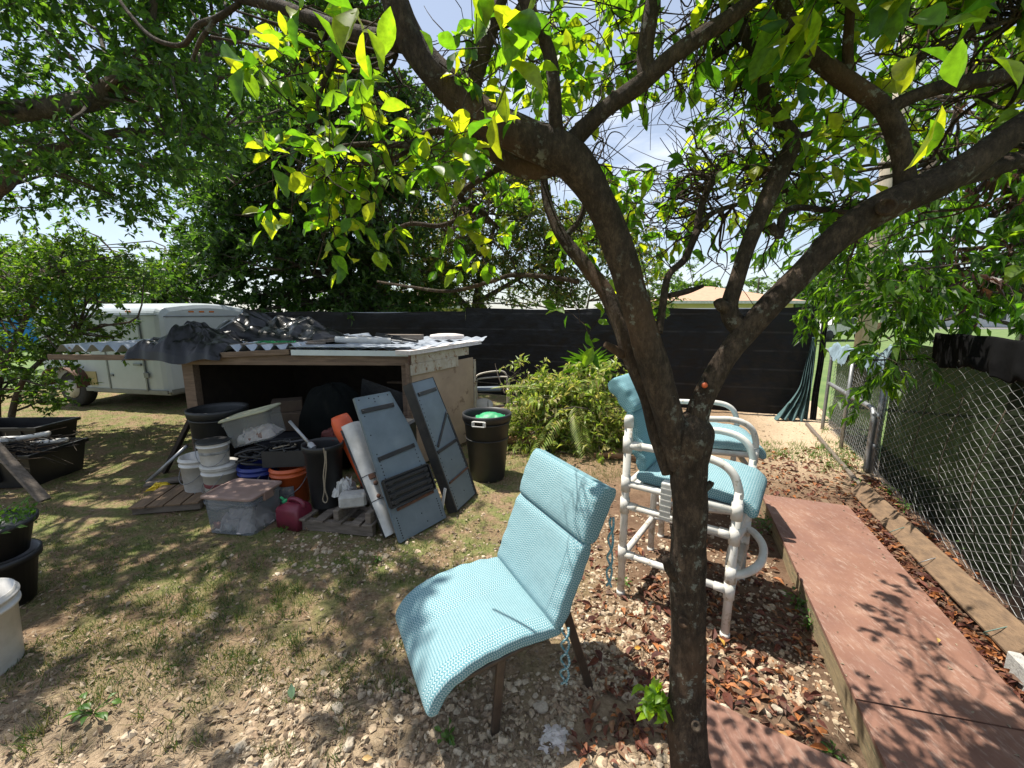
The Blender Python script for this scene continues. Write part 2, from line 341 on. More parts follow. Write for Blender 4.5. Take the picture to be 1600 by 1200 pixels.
DRYL = leaf_mat('dry_pale_leaf', [(0.16, 0.11, 0.07), (0.26, 0.20, 0.14), (0.36, 0.29, 0.20)], 0.15, (1.3, 1.2, 1), 0.8)
GRASSM = leaf_mat('grass_blade', [(0.035, 0.09, 0.016), (0.06, 0.13, 0.02), (0.11, 0.17, 0.035), (0.24, 0.21, 0.08)], 0.35, (1.7, 1.7, 0.9), 0.6)
WEEDM = leaf_mat('weed_leaf', [(0.06, 0.15, 0.02), (0.10, 0.20, 0.03)], 0.4, (2.2, 2.2, 0.8))
STONEM = leaf_mat('gravel_stone', [(0.48, 0.38, 0.26), (0.38, 0.28, 0.185), (0.28, 0.195, 0.125), (0.54, 0.45, 0.33)], 0.0, None, 0.95)

# ------------------------------------------------------------------ foliage generators
def nrm(a): return a/np.maximum(np.linalg.norm(a, axis=-1, keepdims=True), 1e-9)
T_FULL = (np.array([[0, 0, 0], [-.8, .3, .16], [0, .3, 0], [.8, .3, .16], [-1, .58, .14], [0, .6, -.03], [1, .58, .14], [0, 1, -.22]]),
          [np.array([[0, 2, 1], [0, 3, 2], [4, 5, 7], [5, 6, 7]]), np.array([[1, 2, 5, 4], [2, 3, 6, 5]])])
def _tn():
    V = [(0, 0, 0)]; st = [(.12, .35), (.28, .78), (.45, 1), (.62, .95), (.78, .66), (.91, .28)]
    for y, w_ in st: z = -.10*y*y; V += [(-w_, y, .15*w_+z+.02*sin(y*14)), (0, y, z), (w_, y, .15*w_+z+.02*cos(y*13))]
    V.append((0, 1, -.13)); q = []; n = len(st)
    for i in range(n-1): a = 1+3*i; q += [(a, a+1, a+4, a+3), (a+1, a+2, a+5, a+4)]
    e = 1+3*(n-1); return (np.array(V), [np.array([(0, 2, 1), (0, 3, 2), (e, e+1, 3*n+1), (e+1, e+2, 3*n+1)]), np.array(q)])
T_NEAR = _tn()
T_MID = (np.array([[0, 0, 0], [-1, .45, .15], [0, .5, 0], [1, .45, .15], [0, 1, -.2]]), [np.array([[0, 2, 1], [0, 3, 2], [1, 2, 4], [2, 3, 4]])])
T_LO = (np.array([[0, 0, 0], [-1, .5, .05], [0, 1, -.1], [1, .5, .05]]), [np.array([[0, 3, 2, 1]])])
T_BLADE = (np.array([[-1, 0, 0], [1, 0, 0], [-.6, .55, .06], [.6, .55, .06], [0, 1, .3]]), [np.array([[2, 3, 4]]), np.array([[0, 1, 3, 2]])])
def leaves(base, d, n, L, W, tmpl, sm=False):
    V0, Fs = tmpl; d = nrm(d); x = nrm(np.cross(d, n)); z = np.cross(x, d); m = len(base)
    V = base[:, None, :] + x[:, None, :]*(V0[None, :, 0:1]*W[:, None, None]*0.5) + d[:, None, :]*(V0[None, :, 1:2]*L[:, None, None]) + z[:, None, :]*(V0[None, :, 2:3]*L[:, None, None])
    k = len(V0); off = (np.arange(m)*k)[:, None, None]
    return (V.reshape(-1, 3), [(f[None]+off).reshape(-1, f.shape[1]) for f in Fs], sm)
def twigs(cent, rad, ntw, nl, size, asp=0.5, droop=0.0, r=None, up=1.0, spread=0.7, varsize=0.35):
    """leafy twigs round each centre; returns leaf arrays and twig segments"""
    r = r or rng; cent = np.asarray(cent); B = []; D = []; L = []; segs = []
    c = np.repeat(cent, ntw, 0); rr = np.repeat(np.broadcast_to(rad, (len(cent),)), ntw)
    td = nrm(r.normal(size=c.shape)*[1, 1, 0.75] + [0, 0, 0.15-droop]); ln = rr*r.uniform(0.55, 1.2, len(c))
    st = c + r.normal(size=c.shape)*0.18*rr[:, None]; en = st + td*ln[:, None]
    tt = r.uniform(0.15, 1.0, (len(c), nl)); tt[:, 0] = 1.0
    base = st[:, None, :] + (en-st)[:, None, :]*tt[..., None]; base[..., 2] -= droop*0.25*tt**2*ln[:, None]
    dd = td[:, None, :]*0.6 + r.normal(size=base.shape)*spread; dd[..., 2] -= droop*0.9
    base = base.reshape(-1, 3); dd = nrm(dd.reshape(-1, 3)); nn = nrm(r.normal(size=base.shape)*0.55 + [0, 0, up])
    L = size*(1+r.normal(size=len(base))*varsize).clip(0.35, 1.9)
    return base, dd, nn, L, L*asp*r.uniform(0.8, 1.2, len(base)), st, en
def sticks(st, en, rad, k=3):
    """thin prisms for many twigs"""
    a = nrm(en-st); x = nrm(np.cross(a, [0.31, 0.52, 0.8])); y = np.cross(a, x); m = len(st); V = []
    mid = (st+en)/2 + rng.normal(size=st.shape)*np.linalg.norm(en-st, axis=1)[:, None]*0.06
    for p, s in ((st, 1.0), (mid, 0.8), (en, 0.35)):
        for j in range(k):
            t = 2*pi*j/k; V.append(p + (x*cos(t)+y*sin(t))*(rad*s if np.ndim(rad) == 0 else (rad*s)[:, None]))
    V = np.stack(V, 1); F_ = np.array([[i*k+j, i*k+(j+1) % k, (i+1)*k+(j+1) % k, (i+1)*k+j] for i in range(2) for j in range(k)])
    return (V.reshape(-1, 3), [(F_[None]+(np.arange(m)*3*k)[:, None, None]).reshape(-1, 4)], True)
def join(*ms):
    V = []; Fs = []; o = 0
    for v, f, s in ms:
        V.append(v); Fs += [q+o for q in f]; o += len(v)
    return (np.concatenate(V), Fs, ms[0][2])
def mb_arr(mb):
    q = [f for f in mb.f if len(f) == 4]; t = [f for f in mb.f if len(f) == 3]; fs = []
    if q: fs.append(np.array(q))
    if t: fs.append(np.array(t))
    return (np.array(mb.v, float), fs, True)
def limb(mb, P, n=10, k=6, jit=0.05):
    """P: (x,y,z,r) control points"""
    A = catmull(P, k); mb.tube([Vector(a[:3]) for a in A], [max(0.001, float(a[3])) for a in A], n, jit=jit)
    return A
def region(boxes, r=rng):
    """centres in view wedges: (x0,y0,x1,y1,Y0,Y1,n)"""
    o = []
    for (x0, y0, x1, y1, Y0, Y1, n) in boxes:
        for _ in range(n): o.append(PY(r.uniform(x0, x1), r.uniform(y0, y1), r.uniform(Y0, Y1)))
    return np.array(o)
def connect(mb, cents, anchors, r0=0.02, r1=0.006, frac=1.0, n=5, sag=0.1):
    """limbs from the nearest skeleton point to each cluster"""
    A = np.array(anchors)[:, :3]
    for c in cents:
        if random.random() > frac: continue
        d = np.linalg.norm(A-c, axis=1); d2 = d + np.maximum(0, A[:, 2]-c[2])*0.8; i = int(np.argmin(d2)); a = A[i]
        if d[i] < 0.08: continue
        m = (a+c)/2 + rng.normal(size=3)*d[i]*0.12 + [0, 0, sag*d[i]]; q = (a*0.3+m*0.7)
        limb(mb, [(*a, r0*min(1, 0.4+d[i]/2)), (*((a+m)/2), r0*0.75), (*m, r0*0.55), (*c, r1)], n=n, k=3, jit=0)

# ================================================================== SETTING
U = Vector((0.434, 0.901, 0)); Vv = Vector((-0.901, 0.434, 0))     # yard grid: U along the chain-link fence, Vv along the black fence
FX0 = Vector((2.70, 1.91, 0))
def fl(Y, z=0.0, off=0.0):            # point on the chain-link line at forward distance Y
    s = (Y-FX0.y)/U.y; p = FX0 + U*s + Vv*off; p.z = z; return p

def ground_mat():
    m, t, b = nodes('yard_soil'); v = pos(t)
    big = ntex(t, v, 0.9, 5, 0.6); mid = ntex(t, v, 5, 8, 0.7); fine = ntex(t, v, 45, 8, 0.75)
    r1 = ramp(t, [(0.30, (0.125, 0.080, 0.047)), (0.50, (0.24, 0.162, 0.098)), (0.70, (0.40, 0.29, 0.188))]); t.links.new(fine, r1.inputs[0])
    sx = t.nodes.new('ShaderNodeSeparateXYZ'); t.links.new(v, sx.inputs[0])
    def mth(op, a, b_=None, cl=False):
        n = t.nodes.new('ShaderNodeMath'); n.operation = op; n.use_clamp = cl
        for i, q in enumerate((a, b_)):
            if q is None: continue
            if isinstance(q, (int, float)): n.inputs[i].default_value = q
            else: t.links.new(q, n.inputs[i])
        return n.outputs[0]
    X, Y = sx.outputs[0], sx.outputs[1]
    # sandy ground: near bottom centre and far right by the gate
    sand = mth('SUBTRACT', 1.0, mth('MULTIPLY', mth('ABSOLUTE', mth('ADD', Y, -0.9)), 1.0), True)
    sx2 = mth('MULTIPLY', mth('ADD', mth('ADD', X, mth('MULTIPLY', Y, -0.45)), -0.55), 1.2, True); far = mth('MULTIPLY', sx2, mth('MULTIPLY', mth('ADD', Y, -3.4), 0.9, True))
    sm = mth('MULTIPLY', mth('MAXIMUM', sand, far), mth('ADD', big, 0.45), True)
    r2 = ramp(t, [(0.3, (0.40, 0.295, 0.19)), (0.7, (0.62, 0.49, 0.345))]); t.links.new(fine, r2.inputs[0])
    c = mixc(t, sm, r1.outputs[0], r2.outputs[0])
    # red-brown mulch right of the trunk
    mu = mth('MULTIPLY', mth('MULTIPLY', mth('ADD', X, -0.55), 3.0, True), mth('MULTIPLY', mth('SUBTRACT', 4.1, Y), 1.5, True))
    r3 = ramp(t, [(0.35, (0.07, 0.036, 0.023)), (0.65, (0.20, 0.125, 0.082))]); t.links.new(mid, r3.inputs[0])
    c = mixc(t, mth('MULTIPLY', mu, 0.8), c, r3.outputs[0])
    # thin turf
    gx = mth('MULTIPLY', mth('SUBTRACT', 0.6, X), 1.5, True); gy = mth('MULTIPLY', mth('ADD', Y, -1.2), 0.8, True)
    g = mth('MULTIPLY', mth('MULTIPLY', gx, gy), mth('MULTIPLY', mth('ADD', mid, -0.42), 6, True))
    r4 = ramp(t, [(0.35, (0.075, 0.135, 0.026)), (0.65, (0.19, 0.215, 0.065))]); t.links.new(fine, r4.inputs[0])
    c = mixc(t, mth('MULTIPLY', g, 0.75), c, r4.outputs[0])
    t.links.new(c, b.inputs['Base Color']); b.inputs['Roughness'].default_value = 0.95; b.inputs['Specular IOR Level'].default_value = 0.15
    bp = bump(t, b, fine, 0.9, 0.02); bp2 = t.nodes.new('ShaderNodeBump'); bp2.inputs['Strength'].default_value = 0.8; bp2.inputs['Distance'].default_value = 0.05
    t.links.new(mid, bp2.inputs['Height']); t.links.new(bp2.outputs[0], bp.inputs['Normal']); return m
LAWN = M_('lawn', (0.075, 0.13, 0.03), (0.13, 0.18, 0.05), 1.5, 0.95, bs=0.5, spot=0.62, spotc=(0.22, 0.2, 0.09), spotscale=4)
g = MB(); R_ = 900
g.grid(lambda a, b: Vector((-R_+2*R_*a, -R_+2*R_*b, -0.06)), 30, 30); struct('ground', g, LAWN)
def gz(x, y):
    return 0.030*noise.noise(Vector((x*0.9, y*0.9, 0))) + 0.014*noise.noise(Vector((x*4, y*4, 3))) + 0.007*noise.noise(Vector((x*13, y*13, 6)))
nx_, ny_ = 330, 260
def yard_pt(a, b):
    y = -1.6 + 11.8*b**1.35; xl = -10.5; xr = FX0.x + (y-FX0.y)*0.4817 + 0.25; x = xl + (xr-xl)*a
    return Vector((x, y, gz(x, y)))
g = MB(); g.grid(yard_pt, nx_, ny_); struct('yard', g, ground_mat())
road = MB(); road.box((60, 48, -0.05), (180, 7, 0.012), Matrix.Rotation(radians(-12), 3, 'Z')); struct('road', road, M_('asphalt', (0.16, 0.155, 0.15), (0.12, 0.118, 0.115), 2, 0.95))

# ---------------- black privacy fence
PC = Vector((-0.95, 8.45, 0)); PR = fl(6.35, 0, 0.10)
def wall_cloth(a, b, h, n, seed, amp=0.025):
    a = Vector(a); b = Vector(b); d = (b-a).normalized(); q = Vector((-d.y, d.x, 0)); L = (b-a).length
    def f(u, v):
        s = u*L; z = 0.02 + v*(h + 0.018*sin(s*2.1+seed)); zz = z
        o = amp*noise.noise(Vector((s*1.1, zz*1.6, seed))) + amp*0.55*noise.noise(Vector((s*3.5+zz*2.5, zz*3.5, seed+5))) + 0.012*noise.noise(Vector((s*9, zz*5, seed+9)))
        tr = 1.0 if v < 0.97 else 0.4
        return a + d*s + q*(o*tr) + Vector((0, 0, z))
    m = MB(); m.grid(f, n, 44); return m
def fabric_black():
    m, t, b = nodes('black_fence_fabric'); v = pos(t); sx = t.nodes.new('ShaderNodeSeparateXYZ'); t.links.new(v, sx.inputs[0])
    wv = t.nodes.new('ShaderNodeTexWave'); wv.wave_type = 'BANDS'; wv.bands_direction = 'Z'; wv.inputs['Scale'].default_value = 1.05; wv.inputs['Distortion'].default_value = 0.35; wv.inputs['Detail'].default_value = 1
    t.links.new(v, wv.inputs['Vector']); r = ramp(t, [(0.965, (0, 0, 0)), (0.995, (1, 1, 1))]); t.links.new(wv.outputs[1], r.inputs[0])
    br = ntex(t, v, 3, 4); r2 = ramp(t, [(0.4, (0, 0, 0)), (0.6, (1, 1, 1))]); t.links.new(br, r2.inputs[0])
    mm = t.nodes.new('ShaderNodeMath'); mm.operation = 'MULTIPLY'; t.links.new(r.outputs[0], mm.inputs[0]); t.links.new(r2.outputs[0], mm.inputs[1])
    n1 = ntex(t, v, 1.2, 3); r1 = ramp(t, [(0.3, (0.007, 0.007, 0.008)), (0.7, (0.014, 0.014, 0.016))]); t.links.new(n1, r1.inputs[0])
    t.links.new(mixc(t, mm.outputs[0], r1.outputs[0], (0.030, 0.030, 0.032)), b.inputs['Base Color'])
    b.inputs['Roughness'].default_value = 0.5; b.inputs['Specular IOR Level'].default_value = 0.22
    bump(t, b, ntex(t, pos(t, (1, 1, 2.2)), 7, 4, 0.55), 0.5, 0.03); return m
BFAB = fabric_black()
def priv_fence(label, a, b, h0, seed, nseg, npost):
    t = thing('privacy_fence', label, 'fence', a)
    fb = part('fabric_screen', wall_cloth(a, b, h0, nseg, seed), BFAB, t, world=True)
    a = Vector(a); b = Vector(b); d = (b-a).normalized(); q = Vector((-d.y, d.x, 0))
    if q.y < 0: q = -q
    m = MB(); m.tube([a+q*0.06+Vector((0, 0, h0+0.0)), b+q*0.06+Vector((0, 0, h0+0.0))], 0.021, 8); part('top_rail', m, GALV, t, world=True)
    for i in range(npost):
        p = a.lerp(b, (i+0.02)/(npost-0.96)) + q*0.075; m = MB(); m.tube([p, p+Vector((0, 0, h0+0.02))], 0.028, 8); part('post', m, GALV, t, world=True)
    return t
priv_fence('tall black fabric fence screen running behind the brush pile and the bar stools', PR, PC, 1.72, 2.0, 220, 4)
priv_fence('tall black fabric fence screen running behind the shed and trailer', PC, Vector((-10.2, 9.75, 0)), 1.66, 7.0, 220, 5)

# ---------------- chain-link fence and gate
def chain_mesh(p0, d, L, z0, z1, pitch=0.058, r=0.0016, wob=0.006):
    """woven diamonds: zigzag wires"""
    n = int(L/pitch); k = int((z1-z0)/(pitch/2)); V = []; Fs = []; q = Vector((-d.y, d.x, 0)); o = 0
    st = []; en = []
    for i in range(n):
        prev = None
        for j in range(k+1):
            s = i*pitch + (pitch/2 if (i+j) % 2 else -pitch/2)*1.03 + pitch/2
            z = z0 + j*pitch/2; w_ = wob*noise.noise(Vector((s*2, z*2, 1)))*3
            p = p0 + d*s + q*(w_ + (0.003 if j % 2 else -0.003)); p = np.array((p.x, p.y, p0.z+z))
            if prev is not None: st.append(prev); en.append(p)
            prev = p
    st = np.array(st); en = np.array(en); a = nrm(en-st); x = nrm(np.cross(a, [0.31, 0.52, 0.8])); y = np.cross(a, x); V = []
    for p in (st, en):
        for j in range(4): t = pi/2*j; V.append(p + (x*cos(t)+y*sin(t))*r)
    V = np.stack(V, 1); F_ = np.array([[j, (j+1) % 4, 4+(j+1) % 4, 4+j] for j in range(4)])
    return (V.reshape(-1, 3), [(F_[None]+(np.arange(len(st))*8)[:, None, None]).reshape(-1, 4)], True)
# near run (taller, with shade net and black fold)
NB = fl(0.35); NE = fl(3.30); Ln = (NE-NB).length
cf = thing('chain_link_fence', 'grey chain-link fence with green shade net along the red boardwalk', 'fence', NB)
part('wire_mesh', chain_mesh(NB, U, Ln+0.85, 0.03, 1.36, 0.060, 0.0019), WIRE, cf, world=True)
for Yp in (0.5, 2.05):
    m = MB(); p = fl(Yp, 0, -0.04); m.tube([p, p+Vector((0, 0, 1.42))], 0.027, 10); part('post', m, GALV, cf, world=True)
m = MB(); m.tube([fl(0.35, 1.44, -0.03), fl(3.32, 1.43, -0.03)], 0.02, 8); part('top_rail', m, GALV, cf, world=True)
def net(u, v):
    s = 0.35 + u*(4.04-0.35); z = 0.04 + v*1.34; p = fl(s, z, -0.055 - 0.03*noise.noise(Vector((s*2.3, z*1.2, 4))) - 0.012*noise.noise(Vector((s*9, z*2, 8)))); return p
m = MB(); m.grid(net, 70, 30)
hc = fl(2.06, 0.98); keep = []
for f in m.f:
    c = sum((Vector(m.v[i]) for i in f), Vector())/4; ds = ((c-hc).dot(U)); dz = c.z-hc.z
    if (ds/0.105)**2 + ((dz+0.4*ds)/0.15)**2 < 1: continue
    keep.append(f)
m.f = keep; m.sm = [True]*len(keep)
part('shade_net', m, SHADE, cf, 'dark green shade net with a torn hole', world=True)
def fold(u, v):
    s = 0.35 + u*(3.24-0.35); a = v*2*pi; ca, sa = cos(a), sin(a)
    hem = 0.05*noise.noise(Vector((s*3.1, 0, 2))) + 0.035*noise.noise(Vector((s*9, 1 if sa > 0 else 3, 2)))
    top = 1.505 + 0.012*noise.noise(Vector((s*4, 0, 6))); bot = 1.27 + hem; f = (1-ca)/2; z = top + (bot-top)*f
    o = math.copysign(abs(sa)**.35, sa)*0.017 + (0.016*sin(s*23+4*noise.noise(Vector((s*2, 0, 0)))+f) + 0.014*noise.noise(Vector((s*8, f*3, 4))))*f
    return fl(s, z, o)
m = MB(); m.grid(fold, 260, 28); part('folded_fabric', m, M_('black_folded_cloth', (.004, .004, .0045), (.009, .009, .0095), 6, .95, bs=.3, spec=.06), cf, world=True)
# gate
gt = thing('chain_link_gate', 'low galvanised chain-link gate with bent tube frame near the black fence', 'gate', fl(4.07))
GA = fl(4.07); GB = fl(5.75); dg = (GB-GA).normalized()
part('wire_mesh', chain_mesh(GA+dg*0.03, dg, (GB-GA).length-0.05, 0.06, 1.16, 0.052, 0.0022, 0.004), WIRE, gt, world=True)
o5 = Vv*0.03
m = MB(); m.tube(catmull([GA+o5+Vector((0, 0, .02)), GA+o5+Vector((0, 0, .35)), GA+o5+Vector((0, 0, .58)), GA+o5+dg*0.05+Vector((0, 0, .655)), GA+o5+dg*0.15+Vector((0, 0, .68)), GA+o5+dg*0.8+Vector((0, 0, .675)), GB+o5+Vector((0, 0, .67))], 5), 0.027, 10); part('bent_frame', m, GALV, gt, world=True)
m = MB(); m.tube([GA-o5*0.6+Vector((0, 0, 0)), GA-o5*0.6+Vector((0, 0, 1.22))], 0.031, 12); m.lathe([(0.036, 0), (0.036, 0.03), (0.02, 0.055), (0, 0.06)], 12, tuple(GA-o5*0.6+Vector((0, 0, 1.2)))); part('gate_post', m, GALV, gt, world=True)
m = MB(); p = GA.lerp(GB, 0.46)+o5*1.6; m.tube([p, p+Vector((0, 0, 1.14))], 0.021, 8); part('stile', m, GALV, gt, world=True)
m = MB(); p = GB-dg*0.02+o5*1.4; m.tube(catmull([p, p+Vector((0, 0, .9)), p+Vector((0, 0, 1.02)), p+dg*0.05+Vector((0, 0, 1.09)), p+dg*0.16+Vector((0, 0, 1.12)), p+dg*0.45+Vector((0, 0, 1.12))], 5), 0.022, 10); part('end_stile', m, GALV, gt, world=True)
for z in (0.30, 0.62):
    m = MB(); m.tube([GA-o5*0.6+Vector((0, 0, z)), GA+o5*0.4+Vector((0, 0, z))], 0.036, 10); m.box(GA+Vector((0, 0, z)), (0.09, 0.03, 0.035), Matrix.Rotation(radians(-26), 3, 'Z')); part('hinge', m, GALV, gt, world=True)
def net2(u, v):
    s = 4.05 + u*1.75; z = 0.05 + v*1.1; return fl(s, z, -0.05 - 0.02*noise.noise(Vector((s*3, z*2, 9))))
m = MB(); m.grid(net2, 30, 16); part('shade_net', m, SHADE2, gt, world=True)
# cloth draped on top of the gate
def drape(u, v):
    s = 3.95 + u*1.9; a = (v-0.5)*2; dr = 0.10 + 0.05*noise.noise(Vector((s*4, 0, 1))) + 0.05*sin(s*5)
    z = 1.235 + 0.05*noise.noise(Vector((s*5, a, 2))) - abs(a)**1.3*dr*1.6 + 0.03*noise.noise(Vector((s*14, a*3, 7))) + 0.10*math.exp(-((s-4.0)/0.18)**2)
    return fl(s, z, a*(0.07+0.03*noise.noise(Vector((s*7, a, 5)))))
m = MB(); m.grid(drape, 90, 16); solo('draped_cloth', m, M_('blue_grey_cloth', (0.20, 0.28, 0.33), (0.12, 0.17, 0.20), 12, 0.95, bs=0.3), 'crumpled blue-grey cloth hung over the top of the chain-link gate', 'cloth')
# grey-green net gathered at the end of the black fence
TP = Vector((0, 0, 0))
def curtain(u, v):
    z = 1.28*(1-v) + 0.015; base = PR + Vv*(0.05) - U*0.16; wdt = 0.05 + 0.16*v + 0.50*max(0, v-0.55)**1.7*1.9
    s = (u)*wdt; f = 0.045*sin(u*26+v*3)*(0.35+v) + 0.02*noise.noise(Vector((u*8, v*5, 3)))
    return base + Vv*s + U*(-f-0.10*v - 0.30*max(0, v-0.86)*3*u) + Vector((0, 0, z + (0.05*noise.noise(Vector((u*9, v*6, 2))) if v > 0.8 else 0)))
m = MB(); m.grid(curtain, 90, 60); solo('hanging_net', m, CLOTHG, 'grey-green net bunched up and trailing on the ground at the end of the black fence', 'net')
m = MB(); pp = PR - U*0.17 - Vv*0.03
for k in range(3): m.grid(lambda u, v, k=k: pp + Vv*(0.07*(u-0.5)*(1+0.2*sin(v*9+k))) + U*(-0.03*k + 0.02*sin(u*18+v*7+k)) + Vector((0, 0, 0.02+1.66*v)), 14, 40)
solo('fence_end_fold', m, BFAB, 'black fabric end gathered in folds beside the grey-green net', 'fabric')

# ---------------- red boardwalk
REDW = None
def red_mat():
    m, t, b = nodes('red_painted_board'); v = pos(t); n1 = ntex(t, v, 3.2, 7, 0.7); r = ramp(t, [(0.3, (0.155, 0.072, 0.047)), (0.55, (0.215, 0.108, 0.073)), (0.75, (0.275, 0.158, 0.108))]); t.links.new(n1, r.inputs[0])
    n2 = ntex(t, pos(t, (9, 2.2, 9)), 6, 8, 0.75); r2 = ramp(t, [(0.52, (0, 0, 0)), (0.68, (1, 1, 1))]); t.links.new(n2, r2.inputs[0])
    mm = t.nodes.new('ShaderNodeMath'); mm.operation = 'MULTIPLY'; mm.inputs[1].default_value = 0.5; t.links.new(r2.outputs[0], mm.inputs[0])
    c = mixc(t, mm.outputs[0], r.outputs[0], (0.42, 0.33, 0.27)); n3 = ntex(t, v, 42, 4, 0.6); r3 = ramp(t, [(0.70, (0, 0, 0)), (0.73, (1, 1, 1))]); t.links.new(n3, r3.inputs[0])
    mm = t.nodes.new('ShaderNodeMath'); mm.operation = 'MULTIPLY'; mm.inputs[1].default_value = 0.4; t.links.new(r3.outputs[0], mm.inputs[0])
    c = mixc(t, mm.outputs[0], c, (0.6, 0.54, 0.46)); n4 = ntex(t, v, 2.2, 7, 0.7); r4 = ramp(t, [(0.45, (0, 0, 0)), (0.7, (1, 1, 1))]); t.links.new(n4, r4.inputs[0])
    mm = t.nodes.new('ShaderNodeMath'); mm.operation = 'MULTIPLY'; mm.inputs[1].default_value = 0.55; t.links.new(r4.outputs[0], mm.inputs[0])
    c = mixc(t, mm.outputs[0], c, (0.15, 0.075, 0.06)); t.links.new(c, b.inputs['Base Color'])
    b.inputs['Roughness'].default_value = 0.72; bump(t, b, n2, 0.25, 0.004); return m
RED = red_mat(); FRAMEW = M_('frame_lumber', (0.30, 0.225, 0.12), (0.17, 0.13, 0.075), 7, 0.9, bs=0.5, stretch=(2, 1, 6), spot=0.6, spotc=(0.11, 0.12, 0.06), spotscale=9)
bw = thing('boardwalk', 'long red-painted plywood walkway on lumber framing beside the chain-link fence', 'walkway', (1.9, 2.3, 0))
wd = Vector((0.372, 0.928, 0)).normalized(); wn = Vector((wd.y, -wd.x, 0)); W0 = Vector((2.12, 3.27, 0))
def wpt(s, t_, z): p = W0 - wd*s + wn*t_; p.z = z; return p
def slab(s0, s1, t0, t1, z0, z1, nick=0):
    m = MB(); P = [wpt(s0, t0, 0), wpt(s0, t1, 0), wpt(s1, t1, 0), wpt(s1, t0, 0)]; m.prism([(p.x, p.y) for p in P], z0, z1); return m
P_ = [wpt(0, 0, 0), wpt(-0.01, 0.60, 0), wpt(1.93, 0.605, 0), wpt(2.02, 0.0, 0)]
m = MB(); m.prism([(p.x, p.y) for p in P_], 0.121, 0.14); part('deck_panel', m, RED, bw, world=True)
P_ = [wpt(2.026, 0, 0), wpt(1.936, 0.605, 0), wpt(4.4, 0.61, 0), wpt(4.4, 0.0, 0)]
m = MB(); m.prism([(p.x, p.y) for p in P_], 0.119, 0.1375); part('deck_panel', m, RED, bw, world=True)
for (t0, t1) in ((0.004, 0.042), (0.556, 0.594)): part('joist', slab(0.01, 4.38, t0, t1, 0.0, 0.1185), FRAMEW, bw, world=True)
part('end_board', slab(0.002, 0.04, 0.044, 0.554, 0.0, 0.1185), FRAMEW, bw, world=True)
# second low red board behind the trunk
cA = Vector((0.76, 1.50, 0)); dA = Vector((0.83, -0.56, 0)).normalized(); dB = Vector((-dA.y, dA.x, 0))*-1
P_ = [cA, cA+dA*0.95, cA+dA*0.95+dB*0.5, cA+dB*0.5]; P_ = [(p.x, p.y) for p in P_]
bs = thing('red_step_board', 'low dark red board lying on gravel beside the tree trunk', 'board', (0.9, 1.2, 0))
m = MB(); m.prism(P_, 0.05, 0.068); part('panel', m, RED, bs, world=True)
m = MB(); q = cA+dA*0.02+dB*0.02; m.bar(q+Vector((0, 0, .025)), q+dA*0.9+Vector((0, 0, .025)), 0.038, 0.049); part('batten', m, FRAMEW, bs, world=True)

# ---------------- timber edging along the fence
tb = MB(); tA = Vector((3.13, 3.62, 0)); tB = Vector((2.36, 1.72, 0)); tC = tB + (tB-tA).normalized()*1.6
m = MB(); m.bar(tA+Vector((0.085, -.03, .06)), tB+Vector((0.085, -.03, .07)), 0.05, 0.15, bev=0.008, up=(.75, -.30, 1)); solo('timber_edging', m, TIMBER, 'long weathered timber board tied along the foot of the chain-link fence', 'timber')
m = MB(); m.bar(tB-Vector((0.02, 0.05, -.04)), tC-Vector((0.02, 0.05, -.04)), 0.05, 0.12, bev=0.006); solo('concrete_curb_piece', m, CONC, 'short pale concrete strip past the near end of the timber board', 'curb')
for i, s in enumerate((0.42, 0.62, 0.93)):
    c = tA.lerp(tB, s)+Vector((0, 0, .052)); d = (tB-tA).normalized(); q = Vector((-d.y, d.x, 0)); c += Vector((.085, -.03, .014)); up_q = (q*(1 if q.x < 0 else -1)).normalized(); pts = [c+up_q*(0.084*cos(a))+Vector((0, 0, -0.028*cos(a)+0.034*sin(a)))+d*0.012*sin(2*a) for a in np.linspace(0, 2*pi, 24)]
    m = MB(); m.tube(pts, 0.0028, 5); solo('tie_wire', m, M_('green_wire', (0.10, 0.17, 0.14), None, 9, 0.5) if i != 1 else WIRE, ['green wire tied round the timber edging halfway along the fence', 'thin grey wire looped over the timber edging', 'green wire tied round the near end of the timber edging'][i], 'wire')
gf = MB(); gf.box(tuple((fl(3.25)+fl(5.9))/2+Vv*0.20+Vector((0, 0, 0.01))), (0.04, 2.9, 0.05), Matrix.Rotation(-atan2(U.x, U.y), 3, 'Z')); solo('gate_sill_board', gf, PALLET, 'thin grey board lying on the ground along the chain-link gate', 'board')
m = MB(); m.bar((2.30, 2.30, 0.03), (2.72, 3.35, 0.03), 0.05, 0.06, bev=0.006); solo('wooden_stake', m, TIMBER, 'thin rotting wooden strip half buried in leaves between boardwalk and timber edging', 'wood')

